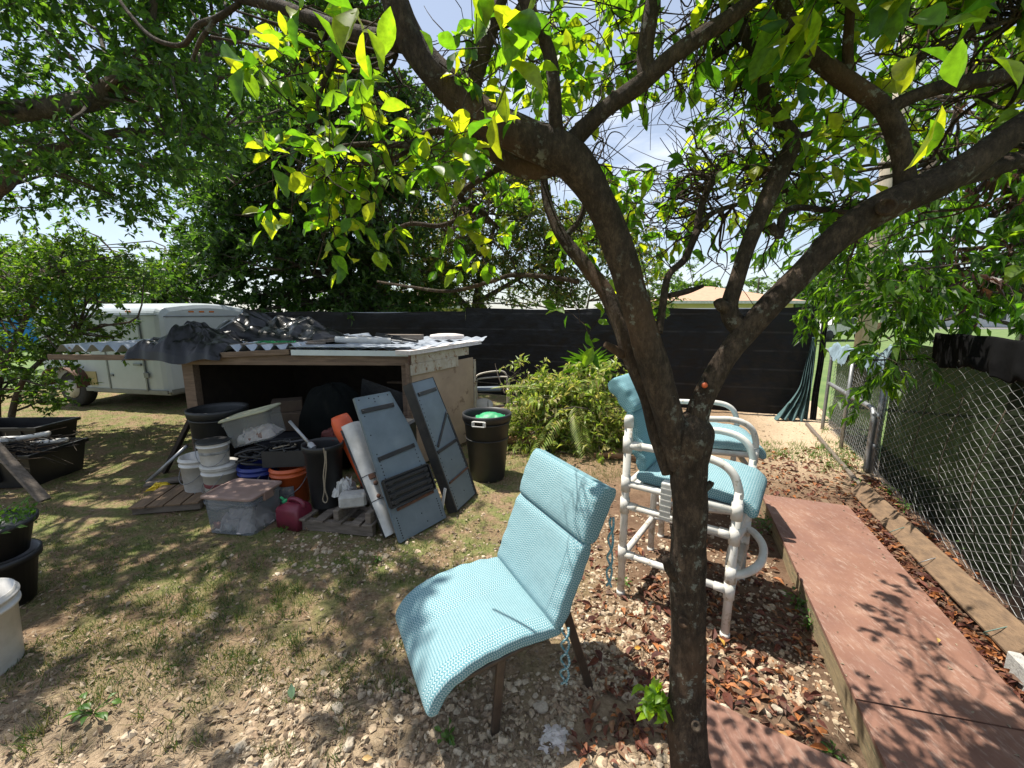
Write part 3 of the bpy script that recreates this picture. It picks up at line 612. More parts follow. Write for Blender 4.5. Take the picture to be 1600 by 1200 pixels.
# ================================================================== CUSHIONED CHAIR
def cushion(path, W, T, seed=0, K=44, edge=0.32, pleat=0.0032):
    """path: (y, z, thickness scale) of the centre line, swept with a rounded-box section across x"""
    A = catmull(path, 14); m = MB(); vs = []; uv = []; nS = len(A); s = 0; last = None
    for i in range(nS):
        p = A[i]; q = A[min(i+1, nS-1)]-A[max(i-1, 0)]; ty, tz = q[0], q[1]; l = sqrt(ty*ty+tz*tz) or 1; ty /= l; tz /= l; ny, nz = -tz, ty
        if last is not None: s += float(np.hypot(*(p[:2]-last)))
        last = p[:2].copy(); e = min(i, nS-1-i); ef = min(1, sqrt((e+0.15)/5)) ; th = T*p[2]*ef; per = 0; lx = None
        for k in range(K):
            a = 2*pi*k/K - pi*0.5; ca, sa = cos(a), sin(a); x = math.copysign(abs(ca)**0.16, ca)*W/2*(0.965+0.035*ef) if abs(ca) > 1e-9 else 0.0; o = math.copysign(abs(sa)**edge, sa)*th/2
            fx = abs(x)/(W/2); o += (0.0035*noise.noise(Vector((x*5, s*5, seed))) + pleat*max(0, (fx-0.62)/0.38)**1.5*noise.noise(Vector((x*4, s*21, seed+3)))*2.2)*min(1, th/0.03)
            x *= 1 + 0.006*noise.noise(Vector((seed, s*6, 1.0 if x > 0 else 5.0)))
            y = p[0]+ny*o; z = p[1]+nz*o
            if lx is not None: per += sqrt((x-lx[0])**2+(o-lx[1])**2)
            lx = (x, o); vs.append((x, y, z)); uv.append((per, s))
    fs = [(i*K+k, i*K+(k+1) % K, (i+1)*K+(k+1) % K, (i+1)*K+k) for i in range(nS-1) for k in range(K)]
    fs += [tuple(range(K-1, -1, -1)), tuple((nS-1)*K+k for k in range(K))]
    m.add(vs, fs, True); m.uv = uv; m.edges_ = [[Vector(vs[i*K+k]) for i in range(2, nS-2, 2)] for k in (16, 28)]; return m
def rope_tie(p, L, seed, m=None, sw=0.02):
    m = m or MB(); r = random.Random(seed)
    for j in (0, 1):
        pts = [Vector(p)+Vector((sw*sin(i*1.1+j*pi)*0.7+r.uniform(-.004, .004), sw*cos(i*1.0+j*pi)*0.6, -L*i/12)) for i in range(13)]
        m.tube(catmull(pts, 3), 0.0048, 6)
    m.uv = [(v[0]*1.0, v[2]) for v in m.v]
    return m
ch = thing('patio_chair', 'low patio chair with aqua herringbone cushion and dark metal legs in front of the tree', 'chair', (0.058, 1.635, 0), radians(117.2))
# local: +Y faces forward, X to the sitter's left/right
def padded(nm, cu, mat, t):
    o = part(nm, cu, mat, t)
    for e in cu.edges_: m = MB(); m.tube(e, .0034, 6); m.uv = [(v[0], v[2]) for v in m.v]; sub('piping', m, FAB2, o)
padded('seat_cushion', cushion([(0.50, 0.30, .75), (0.485, 0.345, 1.0), (0.43, 0.40, 1.0), (0.33, 0.437, 1.0), (0.2, 0.452, 1.02), (0.08, 0.445, 1.0), (0.02, 0.437, .9), (-0.025, 0.43, .5)], 0.525, 0.058, 1), FAB, ch)
padded('back_cushion', cushion([(0.005, 0.445, .4), (-0.015, 0.475, .95), (-0.045, 0.55, 1.0), (-0.085, 0.65, 1.02), (-0.12, 0.735, .95), (-0.135, 0.775, .35)], 0.53, 0.07, 5), FAB, ch)
padded('headrest', cushion([(-0.135, 0.768, .5), (-0.142, 0.79, .92), (-0.172, 0.86, 1.1), (-0.205, 0.93, 1.12), (-0.225, 0.965, 1.0), (-0.232, 0.98, .7)], 0.54, 0.092, 9, edge=.42), FAB, ch)
part('tie', rope_tie((-0.285, -0.02, 0.46), 0.25, 2), FAB, ch)
part('tie', rope_tie((-0.275, -0.235, 0.86), 0.30, 3, sw=0.012), FAB2, ch)
m = MB(); m.tube([(-.22, .40, .36), (-.22, .1, .395), (-.22, -.03, .39), (-.22, -.1, .60), (-.22, -.2, .90)], 0.012, 8); m.tube([(.22, .40, .36), (.22, .1, .395), (.22, -.03, .39), (.22, -.1, .60), (.22, -.2, .90)], 0.012, 8)
m.tube([(-.22, .40, .36), (.22, .40, .36)], 0.012, 8); m.tube([(-.22, -.2, .88), (.22, -.2, .88)], 0.012, 8)
for y_ in (0.0, 0.13, 0.27): m.bar((-.22, y_, .398), (.22, y_, .398), 0.05, 0.006)
part('frame', m, DKBROWN, ch)
for (a, b) in (((.215, .25, .39), (.235, .23, .0)), ((-.215, .22, .39), (-.18, .235, .0)), ((.215, -.07, .46), (.215, -.22, .0)), ((-.215, -.07, .46), (-.20, -.225, .0))):
    m = MB(); m.bar(a, b, 0.022, 0.034, up=(0, 1, 0.2), bev=0.004); part('leg', m, DKBROWN, ch)

# ================================================================== PVC BAR STOOLS
def stool(loc, rz, label, back=True, hz=1.0, seed=3):
    t = thing('bar_stool', label, 'bar stool', loc, rz, 'white pipe bar stools')
    w_ = 0.28; R = 0.0245; r = 0.0195
    def post(x, y, z1, nm='leg', cuts=()):
        m = MB(); m.tube([(x, y, 0), (x, y, z1)], R*0.86, 16)
        for z in cuts: m.tube([(x, y, z-0.045), (x, y, z+0.045)], R*1.08, 16)
        m.tube([(x, y, 0), (x, y, 0.03)], R*0.98, 16)
        if nm == 'leg' and z1 > 1: m.lathe([(R*1.08, -.05), (R*1.08, .0), (R*.8, .016), (0, .02)], 16, (x, y, z1))
        part('leg', m, PVC, t)
    cuts = (0.27, 0.57, 0.70, 0.93)
    for x in (-w_, w_): post(x, -w_, 1.08*hz, cuts=cuts)
    for x in (-w_, w_): post(x, w_, 0.80*hz, cuts=(0.27, 0.36, 0.57, 0.70))
    for x in (-w_, w_):   # arms curve down into the front post
        m = MB(); m.tube(catmull([(x, -w_, .93), (x, 0, .935), (x, .10, .94), (x, .19, .925), (x, .25, .88), (x, w_, .80), (x, w_, .76)], 6), R*0.84, 14); m.tube([(x, -w_+.02, .93), (x, -w_+.08, .93)], R*1.0, 14); part('armrest', m, PVC, t)
        for z in (.27, .57):
            m = MB(); m.tube([(x, -w_, z), (x, w_, z)], r, 12); m.tube([(x, -w_+.02, z), (x, -w_+.07, z)], r*1.22, 12); m.tube([(x, w_-.07, z), (x, w_-.02, z)], r*1.22, 12); part('rung', m, PVC, t)
        m = MB(); m.tube([(x, -w_, .70), (x, w_, .70)], r, 12); part('seat_rail', m, PVC, t)
    for (y, z) in ((-w_, .25), (w_, .57), (-w_, .68), (w_, .25)):
        m = MB(); m.tube([(-w_, y, z), (w_, y, z)], r, 12); part('rung', m, PVC, t)
    m = MB(); m.tube(catmull([(-w_, w_, .36), (-.24, w_+.05, .36), (-.13, w_+.10, .36), (0, w_+.115, .36), (.13, w_+.10, .36), (.24, w_+.05, .36), (w_, w_, .36)], 6), r*1.08, 14); part('foot_ring', m, PVC, t)
    m = MB(); m.tube(catmull([(-w_, w_, .36), (-.2, w_-.02, .35), (0, w_-.035, .35), (.2, w_-.02, .35), (w_, w_, .36)], 6), r, 12); part('foot_brace', m, PVC, t)
    m = MB(); m.box((0, 0, .695), (0.5, 0.5, 0.008)); part('sling', m, WHITEP, t)
    part('seat_cushion', cushion([(.345, .665, .5), (.33, .70, .95), (.27, .735, 1), (.12, .75, 1.05), (-.08, .745, 1.05), (-.2, .745, .9), (-.235, .745, .4)], 0.50, 0.075, seed), FAB if not back else FAB, t)
    if back:
        part('back_cushion', cushion([(-.20, .77, .4), (-.215, .80, .95), (-.235, .88, 1), (-.265, .98, 1), (-.29, 1.07, .95), (-.30, 1.11, .4)], 0.47, 0.07, seed+1, pleat=0.012), FAB2, t)
        part('headrest', cushion([(-.29, 1.10, .5), (-.30, 1.125, 1.0), (-.34, 1.18, 1.1), (-.385, 1.235, 1.1), (-.41, 1.262, .9), (-.418, 1.27, .6)], 0.48, 0.085, seed+2, pleat=0.008, edge=.42), FAB2, t)
    m = MB(); m.box((w_+.03, -0.05, .66), (.004, .055, .20)); m.box((w_-.02, -0.05, .762), (.10, .055, .004))
    for i in range(6): m.box((w_+.032, -0.05, .575+i*.032), (.003, .057, .006))
    if back: part('strap', m, WHITEP, t)
    return t
stool((1.038, 2.258, 0), radians(-126.1), 'nearer white pipe bar stool with aqua seat and back cushion behind the trunk')
stool((1.46, 3.01, 0), atan2(-.957, -.29), 'farther white pipe bar stool with only a pale aqua seat cushion', back=False, hz=.93, seed=13)

# ================================================================== TRAILER
tr_ = thing('cargo_trailer', 'white enclosed cargo trailer with rounded roof parked behind the shed', 'trailer', (-7.26, 8.06, 0), radians(-11.5))
# local frame: origin at (-7.2,7.8); local X to the right along the side, local Y away
def tb_section():
    L, Wd, z0, z1 = 3.3, 1.85, 0.32, 1.78
    m = MB(); prof = []
    K = 20
    def ring(x, inset, dz):
        pts = []
        hw = Wd/2 - inset
        pts += [(x, -hw, z0), (x, -hw, z1-0.16-dz)]
        for i in range(1, 7): a = pi/2*i/6; pts.append((x, -hw+0.16*(1-cos(a)), z1-0.16-dz+0.16*sin(a)+0.0))
        for i in range(1, 6): f = i/6; y = -hw+0.16+(2*hw-0.32)*f; pts.append((x, y, z1-dz+0.06*sin(pi*f)))
        for i in range(0, 7): a = pi/2*(1-i/6); pts.append((x, hw-0.16*(1-cos(a)), z1-0.16-dz+0.16*sin(a)))
        pts += [(x, hw, z0)]; return pts
    rings = [ring(-1.05, .0, .0)] + [ring(-L/2+L*f, 0, 0) for f in (.3, .6, .93)] + [ring(L/2-.10, .01, .005), ring(L/2-.035, .04, .03), ring(L/2, .10, .09)]
    n = len(rings[0]); vs = [p for r_ in rings for p in r_]; fs = [(i*n+k, i*n+(k+1) % n, (i+1)*n+(k+1) % n, (i+1)*n+k) for i in range(len(rings)-1) for k in range(n)]
    fs += [tuple(range(n)), tuple((len(rings)-1)*n+k for k in range(n-1, -1, -1))]; m.add(vs, fs, False); return m
part('body', tb_section(), TRAILERW, tr_)
m = MB(); m.box((.3, -.93, .33), (2.7, .03, .06)); m.box((.3, 0, .29), (2.6, 1.7, .06)); m.box((1.64, 0, .33), (.03, 1.7, .07)); part('chassis', m, TRIM, tr_)
m = MB(); m.box((.3, -.931, 1.62), (2.65, .012, .02)); m.box((1.655, 0, 1.60), (.012, 1.66, .02)); part('trim_strip', m, TRIM, tr_)
m = MB(); m.box((.85, -.934, .97), (.78, .012, 1.22), bev=0.004); dr = part('side_door', m, TRAILERW, tr_)
m = MB()
for x in (.45, 1.25): m.box((x, -.944, .97), (.028, .014, 1.24))
for z in (.35, 1.59): m.box((.85, -.944, z), (.80, .014, .028))
sub('door_seal', m, TRIM, dr)
for (nm_, c_, s_) in (('latch', (1.12, -.955, .80), (.16, .03, .04)), ('lock_plate', (1.28, -.955, .62), (.10, .02, .09)), ('hinge', (.52, -.95, 1.3), (.07, .02, .04)), ('hinge', (.52, -.95, .6), (.07, .02, .04))):
    m = MB(); m.box(c_, s_, bev=.004); sub(nm_, m, TRIM, dr)
for x in (-.4,):
    m = MB(); m.box((x, -.931, .97), (.012, .008, 1.22)); part('panel_seam', m, TRIM, tr_)
for y in (-.14, .06, .26):
    m = MB(); m.box((1.648, y-.2, 1.685), (.03, .10, .028), bev=0.006); part('marker_light', m, AMBER, tr_)
m = MB(); m.box((1.05, -.925, 1.685), (.09, .03, .028), bev=0.006); part('marker_light', m, AMBER, tr_)
whl = MB(); whl.lathe([(.0, -.09), (.17, -.09), (.20, -.10), (.30, -.09), (.325, -.04), (.325, .04), (.30, .09), (.17, .09), (0, .09)], 28, (-.42, -.86, .325), Matrix.Rotation(pi/2, 3, 'X')); wq = part('wheel', whl, RUBBER, tr_)
m = MB(); m.lathe([(0, 0.10), (.06, .105), (.07, .09), (.15, .08), (.165, .102)], 20, (-.42, -.86, .325), Matrix.Rotation(pi/2, 3, 'X')); sub('rim', m, PVC, wq)
m = MB(); m.grid(lambda u, v: Vector((-.42-.40*cos(pi*u), -.93-.20*v, .40+.34*sin(pi*u)**.6-.02*v)), 18, 3); m.grid(lambda u, v: Vector((-.42-.40*cos(pi*u), -1.13, .40-.03*v+.34*sin(pi*u)**.6-.0)), 18, 2); part('fender', m, RUST, tr_)
m = MB(); m.box((0, -.934, .53), (.30, .008, .24)); part('patch', m, M_('yellowed_patch', (.45, .38, .18), None, 5, .8), tr_)

# ================================================================== SHED
sh = thing('shed', 'low plywood storage shed with open dark front under a corrugated roof', 'shed', (-2.2, 4.2, 0))
YF = 4.20; ZT = 1.20
def B(c, s, R=None, bev=0.0): return MB().box(c, s, R, bev)
part('post', B((-3.36, YF+.05, .6), (.11, .09, 1.2)), WOODOLD, sh, world=True)
part('post', B((-1.11, YF+.05, .6), (.07, .09, 1.2)), WOODOLD, sh, world=True)
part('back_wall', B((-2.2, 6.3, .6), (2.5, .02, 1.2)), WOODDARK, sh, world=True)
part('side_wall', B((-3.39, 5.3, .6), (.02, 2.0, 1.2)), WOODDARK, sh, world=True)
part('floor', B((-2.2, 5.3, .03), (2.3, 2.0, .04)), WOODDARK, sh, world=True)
# right plywood wall, slanting back along the yard grid
ws = Vector((-1.045, YF-.07, 0)); wdir = U.copy()
def wl(s, z, o=0): p = ws + wdir*s + Vector((wdir.y, -wdir.x, 0))*o; p.z = z; return p
def wpanel(s0, s1, z0, z1, o0, o1, skew=0):
    m = MB(); vs = [wl(s, z+(skew if s == s1 else 0), o) for o in (o0, o1) for (s, z) in ((s0, z0), (s1, z0), (s1, z1), (s0, z1))]
    m.add(vs, [(0, 1, 2, 3), (4, 7, 6, 5), (0, 4, 5, 1), (1, 5, 6, 2), (2, 6, 7, 3), (3, 7, 4, 0)]); return m
part('plywood_wall', wpanel(0.0, 1.22, 0.04, 1.10, 0, .018), PLY, sh, 'tan weathered plywood side panel', world=True)
part('edge_batten', wpanel(1.225, 1.27, 0.03, 1.07, 0, .03), PEEL, sh, world=True)
part('peeling_board', wpanel(-.02, .85, 1.03, 1.145, .019, .036), PEEL, sh, 'board with peeling white paint', world=True)
part('top_board', wpanel(.0, 1.10, 1.147, 1.24, .0, .03), PEEL, sh, world=True)
part('corner_trim', wpanel(-.045, .0, 0.02, 1.16, -.01, .03), WOODOLD, sh, world=True)
part('hinge_plate', wpanel(-.045, -.01, 1.14, 1.24, .031, .038), RUST, sh, world=True)
# front boards
m = MB(); m.bar((-3.44, YF-.005, 1.185), (-1.06, YF-.005, 1.175), .04, .10); part('header_beam', m, WOODOLD, sh, world=True)
m = MB(); m.bar((-3.36, YF-.045, 1.215), (-2.26, YF-.045, 1.268), .03, .055, bev=.004); part('fascia_board', m, WOODOLD, sh, world=True)
m = MB(); m.bar((-4.72, YF-.04, 1.215), (-3.37, YF-.04, 1.205), .03, .055, bev=.004); part('fascia_board', m, WOODOLD, sh, world=True)
for x in (-3.45, -2.9, -2.3, -1.7, -1.2):
    m = MB(); m.bar((x, YF+.05, 1.165), (x, 6.3, 1.165), .04, .07); part('rafter', m, WOODOLD, sh, world=True)
m = MB(); m.bar((-4.6, 4.9, 1.16), (-3.4, 4.9, 1.16), .04, .07); m.bar((-4.6, 6.1, 1.16), (-3.4, 6.1, 1.16), .04, .07); part('outrigger', m, WOODOLD, sh, world=True)
# corrugated roof
xs = []; x = -4.66; pitch = .155
while x < -.42: am = .075 if x < -2.3 else .022; xs += [(x, .0), (x+pitch*.42, am), (x+pitch*.58, am)]; x += pitch
m = MB(); vs = []; NY = 24
for (x, z) in xs:
    y0 = YF-.03 if x < -1.0 else YF-.03+(x+1.0)*1.9
    for j in range(NY+1):
        y = y0 + (6.45-y0)*j/NY; vs.append((x+0.01*noise.noise(Vector((x, y*2, 0))), y, 1.262+z+(0 if x < -2.3 else .018)+0.012*noise.noise(Vector((x*1.5, y*1.5, 5)))))
fs = [(i*(NY+1)+j, (i+1)*(NY+1)+j, (i+1)*(NY+1)+j+1, i*(NY+1)+j+1) for i in range(len(xs)-1) for j in range(NY)]
m.add(vs, fs); part('corrugated_roof', m, ROOFM, sh, world=True)
m = MB(); m.bar((-2.24, YF-.055, 1.262), (-1.05, YF-.055, 1.250), .004, .055); m.box((-1.65, YF+.12, 1.318), (1.2, .36, .003)); part('roof_flashing', m, ROOFM, sh, world=True)
m = MB(); vs = [wl(-.06, 1.243, .07), wl(1.36, 1.262, .07), wl(1.36, 1.308, .05), wl(-.06, 1.285, .07), wl(-.06, 1.243, -.12), wl(1.36, 1.262, -.12), wl(1.36, 1.308, -.12), wl(-.06, 1.285, -.12)]
m.add(vs, [(0, 1, 2, 3), (4, 7, 6, 5), (3, 2, 6, 7), (0, 4, 5, 1), (1, 5, 6, 2), (0, 3, 7, 4)]); part('roof_edge', m, SPOTW, sh, world=True)

def heap(fx, fy, cx, cy, z0, h, seed, nu=70, nv=50, sharp=1.0, prof=None, skirt=0):
    def f(u, v):
        a = (u-.5)*2; b = (v-.5)*2; e = max(0, 1-abs(a)**2.6)*max(0, 1-abs(b)**2.6)
        hh = prof(a, b) if prof else 1
        P = Vector((a*2.0+seed, b*2.0*fy/fx, seed)); wp_ = noise.noise(P*.9)*.9; z = 0; amp = .30
        for q in range(6):
            th = seed*2.1+q*2.4; ph_ = (P.x*cos(th)+P.y*sin(th))*(.75+.62*q)+wp_*(1+.4*q)+noise.noise(P*(1.2+q*.5)+Vector((q*7, 0, 0)))*.55; z += amp*(abs((ph_ % 2)-1)-.5)*(sharp if q else 1); amp *= .68
        z = e**.5*h*hh*max(.06, .62+z)
        return Vector((cx+a*fx+.05*noise.noise(P*1.7+Vector((9, 0, 0))), cy+b*fy+.05*noise.noise(P*1.7+Vector((0, 9, 0))), z0+max(z, 0)-skirt*(max(0, -b-.55)**1.0)*(.6+.5*noise.noise(P))))
    m = MB(); m.grid(f, nu, nv, False); return m
solo('plastic_sheet', heap(.50, .42, -3.42, YF+.28, 1.27, .36, 3.3, 64, 54, 1.0, prof=lambda a, b: 1.05-.40*abs(a+.1)-.1*b, skirt=.28), TARP, 'crumpled black plastic sheet spilling over the left front edge of the shed roof', 'plastic sheet')
solo('plastic_sheet', heap(.84, .46, -2.86, YF+.95, 1.30, .42, 8.1, 90, 50, 1.0, prof=lambda a, b: max(.34, 1.0-.50*a)), TARP, 'larger crumpled black plastic sheet heaped on the middle of the shed roof', 'plastic sheet')
# green artificial grass strip
n = 900; b0 = np.c_[rng.uniform(-2.82, -2.42, n), rng.uniform(YF+.28, YF+.42, n), np.full(n, 1.31)]
solo('artificial_grass', leaves(b0, rng.normal(size=(n, 3))*[.6, .6, .2]+[0, -.1, .8], rng.normal(size=(n, 3))+[0, -1, 0], np.full(n, .05), np.full(n, .006), T_BLADE), leaf_mat('plastic_turf', [(.02, .35, .09), (.03, .42, .14)], .2, (1.5, 1.5, 1.2)), 'scrap of bright green artificial grass on the shed roof', 'turf')
def plank(a, b, w_, t_, mat, label, cat='board', nm='loose_board', bev=.003, group=None):
    m = MB(); a = Vector(a); b = Vector(b); c = (a+b)/2; m.bar(a-c, b-c, w_, t_, bev=bev); return solo(nm, m, mat, label, cat, tuple(c), group=group)
plank((-3.05, YF+.12, 1.325), (-2.05, YF+.30, 1.332), .07, .022, PALLET, 'pale weathered board lying on the roof in front of the green turf')
plank((-2.28, YF+.32, 1.335), (-1.95, YF+.62, 1.355), .10, .03, PALLET, 'short broken board on the roof beside the green turf')
plank((-1.72, 5.55, 1.34), (-1.20, 5.5, 1.34), .14, .07, PALLET, 'square-ended board at the back of the shed roof')
plank((-1.95, 5.3, 1.37), (-1.25, 4.85, 1.315), .09, .012, GALV, 'flat metal strip lying across the shed roof beside the white pipe', 'strip', 'metal_strip')
m = MB(); m.tube([(-2.02, YF+.50, 1.36), (-1.42, YF+.62, 1.335)], .036, 18, cap=False); m.tube([(-2.02, YF+.50, 1.36), (-1.42, YF+.62, 1.335)], .031, 18, cap=False); solo('plastic_pipe', m, WHITEP, 'short white plastic pipe lying on the shed roof', 'pipe')
m = MB(); m.bar((-1.62, YF+.72, 1.40), (-1.08, YF+.50, 1.335), .045, .03, bev=.004); m.tube([(-1.62, YF+.72, 1.42), (-1.3, YF+.58, 1.385)], .008, 6); solo('black_bar', m, BLACKP, 'black plastic bar with a cord lying on the right of the shed roof', 'bar')
m = MB(); m.lathe([(0, .0), (.20, .005), (.235, .03), (.22, .06), (.12, .075), (0, .07)], 26, sy=.7); solo('seat_pad', m, SPOTW, 'pale oval seat pad lying near the right edge of the shed roof', 'cushion', (-.86, 5.45, 1.315))

# ================================================================== THINGS IN AND BEFORE THE SHED
def bucket(loc, r, h, mat, label, lid=None, band=None, handle=True, group='buckets at the shed opening', fillc=None):
    t = thing('bucket', label, 'bucket', loc, random.uniform(-1, 1), group)
    m = MB(); m.lathe([(0, 0), (r*.86, 0), (r*.88, .01), (r*.975, h*.80), (r*1.05, h*.80), (r*1.05, h*.84), (r*.985, h*.84), (r*1.0, h*.92), (r*1.06, h*.92), (r*1.06, h*.95), (r, h*.96), (r, h), (r*.95, h), (r*.84, .02), (0, .02)], 36); part('pail', m, mat, t)
    if band: m = MB(); m.lathe([(r*.905, h*.42), (r*.915+.001, h*.425), (r*.95+.001, h*.60), (r*.945, h*.605)], 36); part('label_band', m, band, t)
    if lid: m = MB(); m.lathe([(r*1.08, h*.955), (r*1.08, h*1.0), (r*1.02, h*1.012), (0, h*1.012)], 36); part('lid', m, lid, t)
    if handle:
        m = MB(); pts = [Vector((r*1.06*cos(a), -r*.95*abs(sin(a))-.02, h*.84-.16*sin(a))) for a in np.linspace(0, pi, 14)]; m.tube(pts, .003, 6); part('handle', m, WIRE, t)
    return t
DRED = M_('dark_red_band', (.14, .015, .02), None, 6, .6)
bucket((-2.85, 3.56, 0), .145, .385, WHITEP, 'tall white bucket beneath the black tub at the left end of the row')
bucket((-2.53, 3.38, 0), .135, .375, WHITEP, 'white bucket with dark red band under a smaller lidded pail', lid=WHITEP, band=DRED)
bucket((-2.55, 3.36, .385), .115, .20, WHITEP, 'small dirty white pail with black lid on top of another bucket', lid=BLACKP, band=M_('faded_label', (.30, .30, .28), (.08, .08, .08), 25, .8))
bucket((-2.22, 3.42, 0), .158, .36, BLUEP, 'dark blue bucket with a coiled black hose on top')
bucket((-1.93, 3.38, .0), .15, .36, ORANGEP, 'orange bucket with a printed label under a black tray', group='buckets at the shed opening')
# printed label sheet on the orange bucket
lm = MB(); r0 = .1465; lm.grid(lambda u, v: Vector(((r0+.008*v+.003)*cos(-1.9+.95*u), (r0+.008*v+.003)*sin(-1.9+.95*u), .06+.16*v)), 12, 3)
lab = solo('bucket_label', lm, M_('printed_label', (.22, .22, .23), (.10, .10, .12), 22, .6, spot=.58, spotc=(.36, .30, .24), spotscale=30), 'grey printed label on the front of the orange bucket', 'label', (-1.93, 3.38, .0))
# black tall tub
def tub(loc, r1, r2, h, label, cat='bin', rz=0, grey=BLACKB, handles=True, group=None, ribs=True, inside=.5):
    t = thing('trash_can', label, cat, loc, rz, group)
    m = MB(); m.lathe([(0, 0), (r1*.95, 0), (r1, .02), (r2*.965, h*.90), (r2*1.03, h*.905), (r2*1.05, h*.97), (r2*1.045, h), (r2*.985, h), (r2*.95, h*.95), (r1*.93, h*inside*.5), (r1*.9, .03), (0, .03)], 48); part('can_body', m, grey, t)
    if ribs: m = MB(); m.lathe([(r2*.975, h*.88), (r2*.99, h*.87), (r2*.968, h*.855)], 48); m.lathe([(r1+(r2*.965-r1)*.70+.001, h*.64), (r1+(r2*.965-r1)*.70+.006, h*.635), (r1+(r2*.965-r1)*.70+.000, h*.62)], 48); part('rib', m, grey, t)
    if handles:
        for a in (-pi/2-.25, pi/2): 
            R = Matrix.Rotation(a, 3, 'Z'); c = R @ Vector((r2*1.05, 0, h*.915)); m = MB()
            for s in (-1, 1): m.box(c+R @ Vector((.008, s*.055, -.002)), (.022, .028, .05), R, .004)
            m.box(c+R @ Vector((.018, 0, -.022)), (.014, .12, .012), R, .003); m.box(c+R @ Vector((.008, 0, .022)), (.02, .12, .01), R, .003); part('handle', m, WHITEP if inside < .6 and grey is BLACKB and a < 0 else grey, t)
    return t
tub((-.25, 3.98, 0), .175, .235, .68, 'round charcoal trash can standing by the right corner of the shed', inside=.5)
m = MB()
for i in range(5): m.grid(lambda u, v, i=i: Vector((.13*(u-.5)*2+.01*i, .09*(v-.5)*2-.02*i, .0+.05*(1-(2*u-1)**2)*(1-(2*v-1)**2)+.02*noise.noise(Vector((u*6, v*6, i)))+.008*i)), 12, 10)
solo('green_bag', m, GREENP, 'green plastic bag inside the round charcoal trash can', 'bag', (-.24, 4.0, .615))
tub((-2.93, 3.98, 0), .20, .25, .73, 'large black bin beside the left post of the shed', handles=False)
BAGM = TARP
tub((-1.52, 3.16, .10), .115, .150, .53, 'slim black bin with a hanging cord standing on the pallet', handles=False, ribs=False)
m = MB(); cp = [(-1.44, 3.00, .64), (-1.43, 2.99, .55), (-1.45, 2.985, .42), (-1.455, 2.99, .30), (-1.475, 2.995, .22), (-1.45, 2.985, .20), (-1.432, 2.985, .235), (-1.445, 2.98, .33), (-1.42, 2.98, .5), (-1.42, 2.99, .62)]
m.tube(catmull(cp, 5), .005, 6); solo('cord', m, ROPE, 'thin looped cord hanging down the front of the slim black bin', 'cord')
# clear totes
def tote(label, size, loc, R, lidmat, bodymat, contents=True, latch=True):
    M = Matrix.Translation(Vector(loc)) @ R.to_4x4()
    t = thing('storage_tote', label, 'storage box', M=M); L, Wd, h = size; m = MB(); tk = .004
    def rr(lx, ly, rad=.035, k=4):
        o = []
        for (sx, sy, a0) in ((1, 1, 0), (-1, 1, pi/2), (-1, -1, pi), (1, -1, 1.5*pi)):
            for i in range(k+1): a = a0+pi/2*i/k; o.append((sx*(lx/2-rad)+rad*cos(a), sy*(ly/2-rad)+rad*sin(a)))
        return o
    prof = [(.90, 0), (.91, .01), (.965, .80), (1.0, .82), (1.0, .9), (.97, .9), (.975, 1.0)]
    rings = [rr(L*s, Wd*s) for s, _ in prof]; n = len(rings[0]); vs = [(x, y, z*h) for (s, z), r_ in zip(prof, rings) for x, y in r_]
    fs = [(i*n+k, i*n+(k+1) % n, (i+1)*n+(k+1) % n, (i+1)*n+k) for i in range(len(prof)-1) for k in range(n)]; fs.append(tuple(range(n-1, -1, -1))); m.add(vs, fs, False); part('box_body', m, bodymat, t)
    m = MB(); prof = [(1.0, .99), (1.06, .985), (1.07, 1.0), (1.06, 1.04), (.98, 1.06), (.93, 1.065), (.90, 1.03), (.87, 1.03)]; rings = [rr(L*s, Wd*s, .04) for s, _ in prof]; vs = [(x, y, z*h) for (s, z), r_ in zip(prof, rings) for x, y in r_]
    fs = [(i*n+k, i*n+(k+1) % n, (i+1)*n+(k+1) % n, (i+1)*n+k) for i in range(len(prof)-1) for k in range(n)]; fs.append(tuple(range((len(prof)-1)*n, len(prof)*n))); m.add(vs, fs, False); part('lid', m, lidmat, t)
    if latch:
        for sx in (-1, 1): m = MB(); m.box((sx*L*.525, 0, h*.93), (.02, .10, .07), bev=.004); part('latch', m, lidmat, t)
    if contents:
        m = heap(L*.40, Wd*.40, 0, 0, .012, h*.62, random.uniform(1, 9), 16, 12, 1.2); part('contents', m, SPOTW, t)
        cols = [M_('box_item_a', (.30, .10, .06), None, 5, .5), WHITEP, M_('box_item_b', (.10, .13, .2), None, 5, .5)]
        for i in range(5):
            x, y = random.uniform(-.33, .33)*L, -Wd*.36+random.uniform(0, .04); m = MB(); m.lathe([(0, 0), (.026, 0), (.026, .05), (.012, .06), (.012, .075), (0, .075)], 12, (x, y, .02), Matrix.Rotation(random.uniform(-1.2, 1.2), 3, 'Y')); part('bottle', m, cols[i % 3], t)
    return t
tote('grey see-through storage box with dusty brown lid standing on the ground', (.41, .34, .29), (-2.10, 3.01, .005), Matrix.Rotation(radians(-8), 3, 'Z'), BRLID, clear_mat('grey_clear_plastic', (.24, .26, .28), .52))
tote('tilted see-through storage box full of odds and ends on top of the buckets', (.40, .30, .25), (-2.28, 3.58, .53), Matrix.Rotation(radians(6), 3, 'Z') @ Matrix.Rotation(radians(-14), 3, 'Y'), M_('yellowish_lid', (.34, .34, .22), (.25, .24, .18), 6, .6), CLEAR, latch=False)
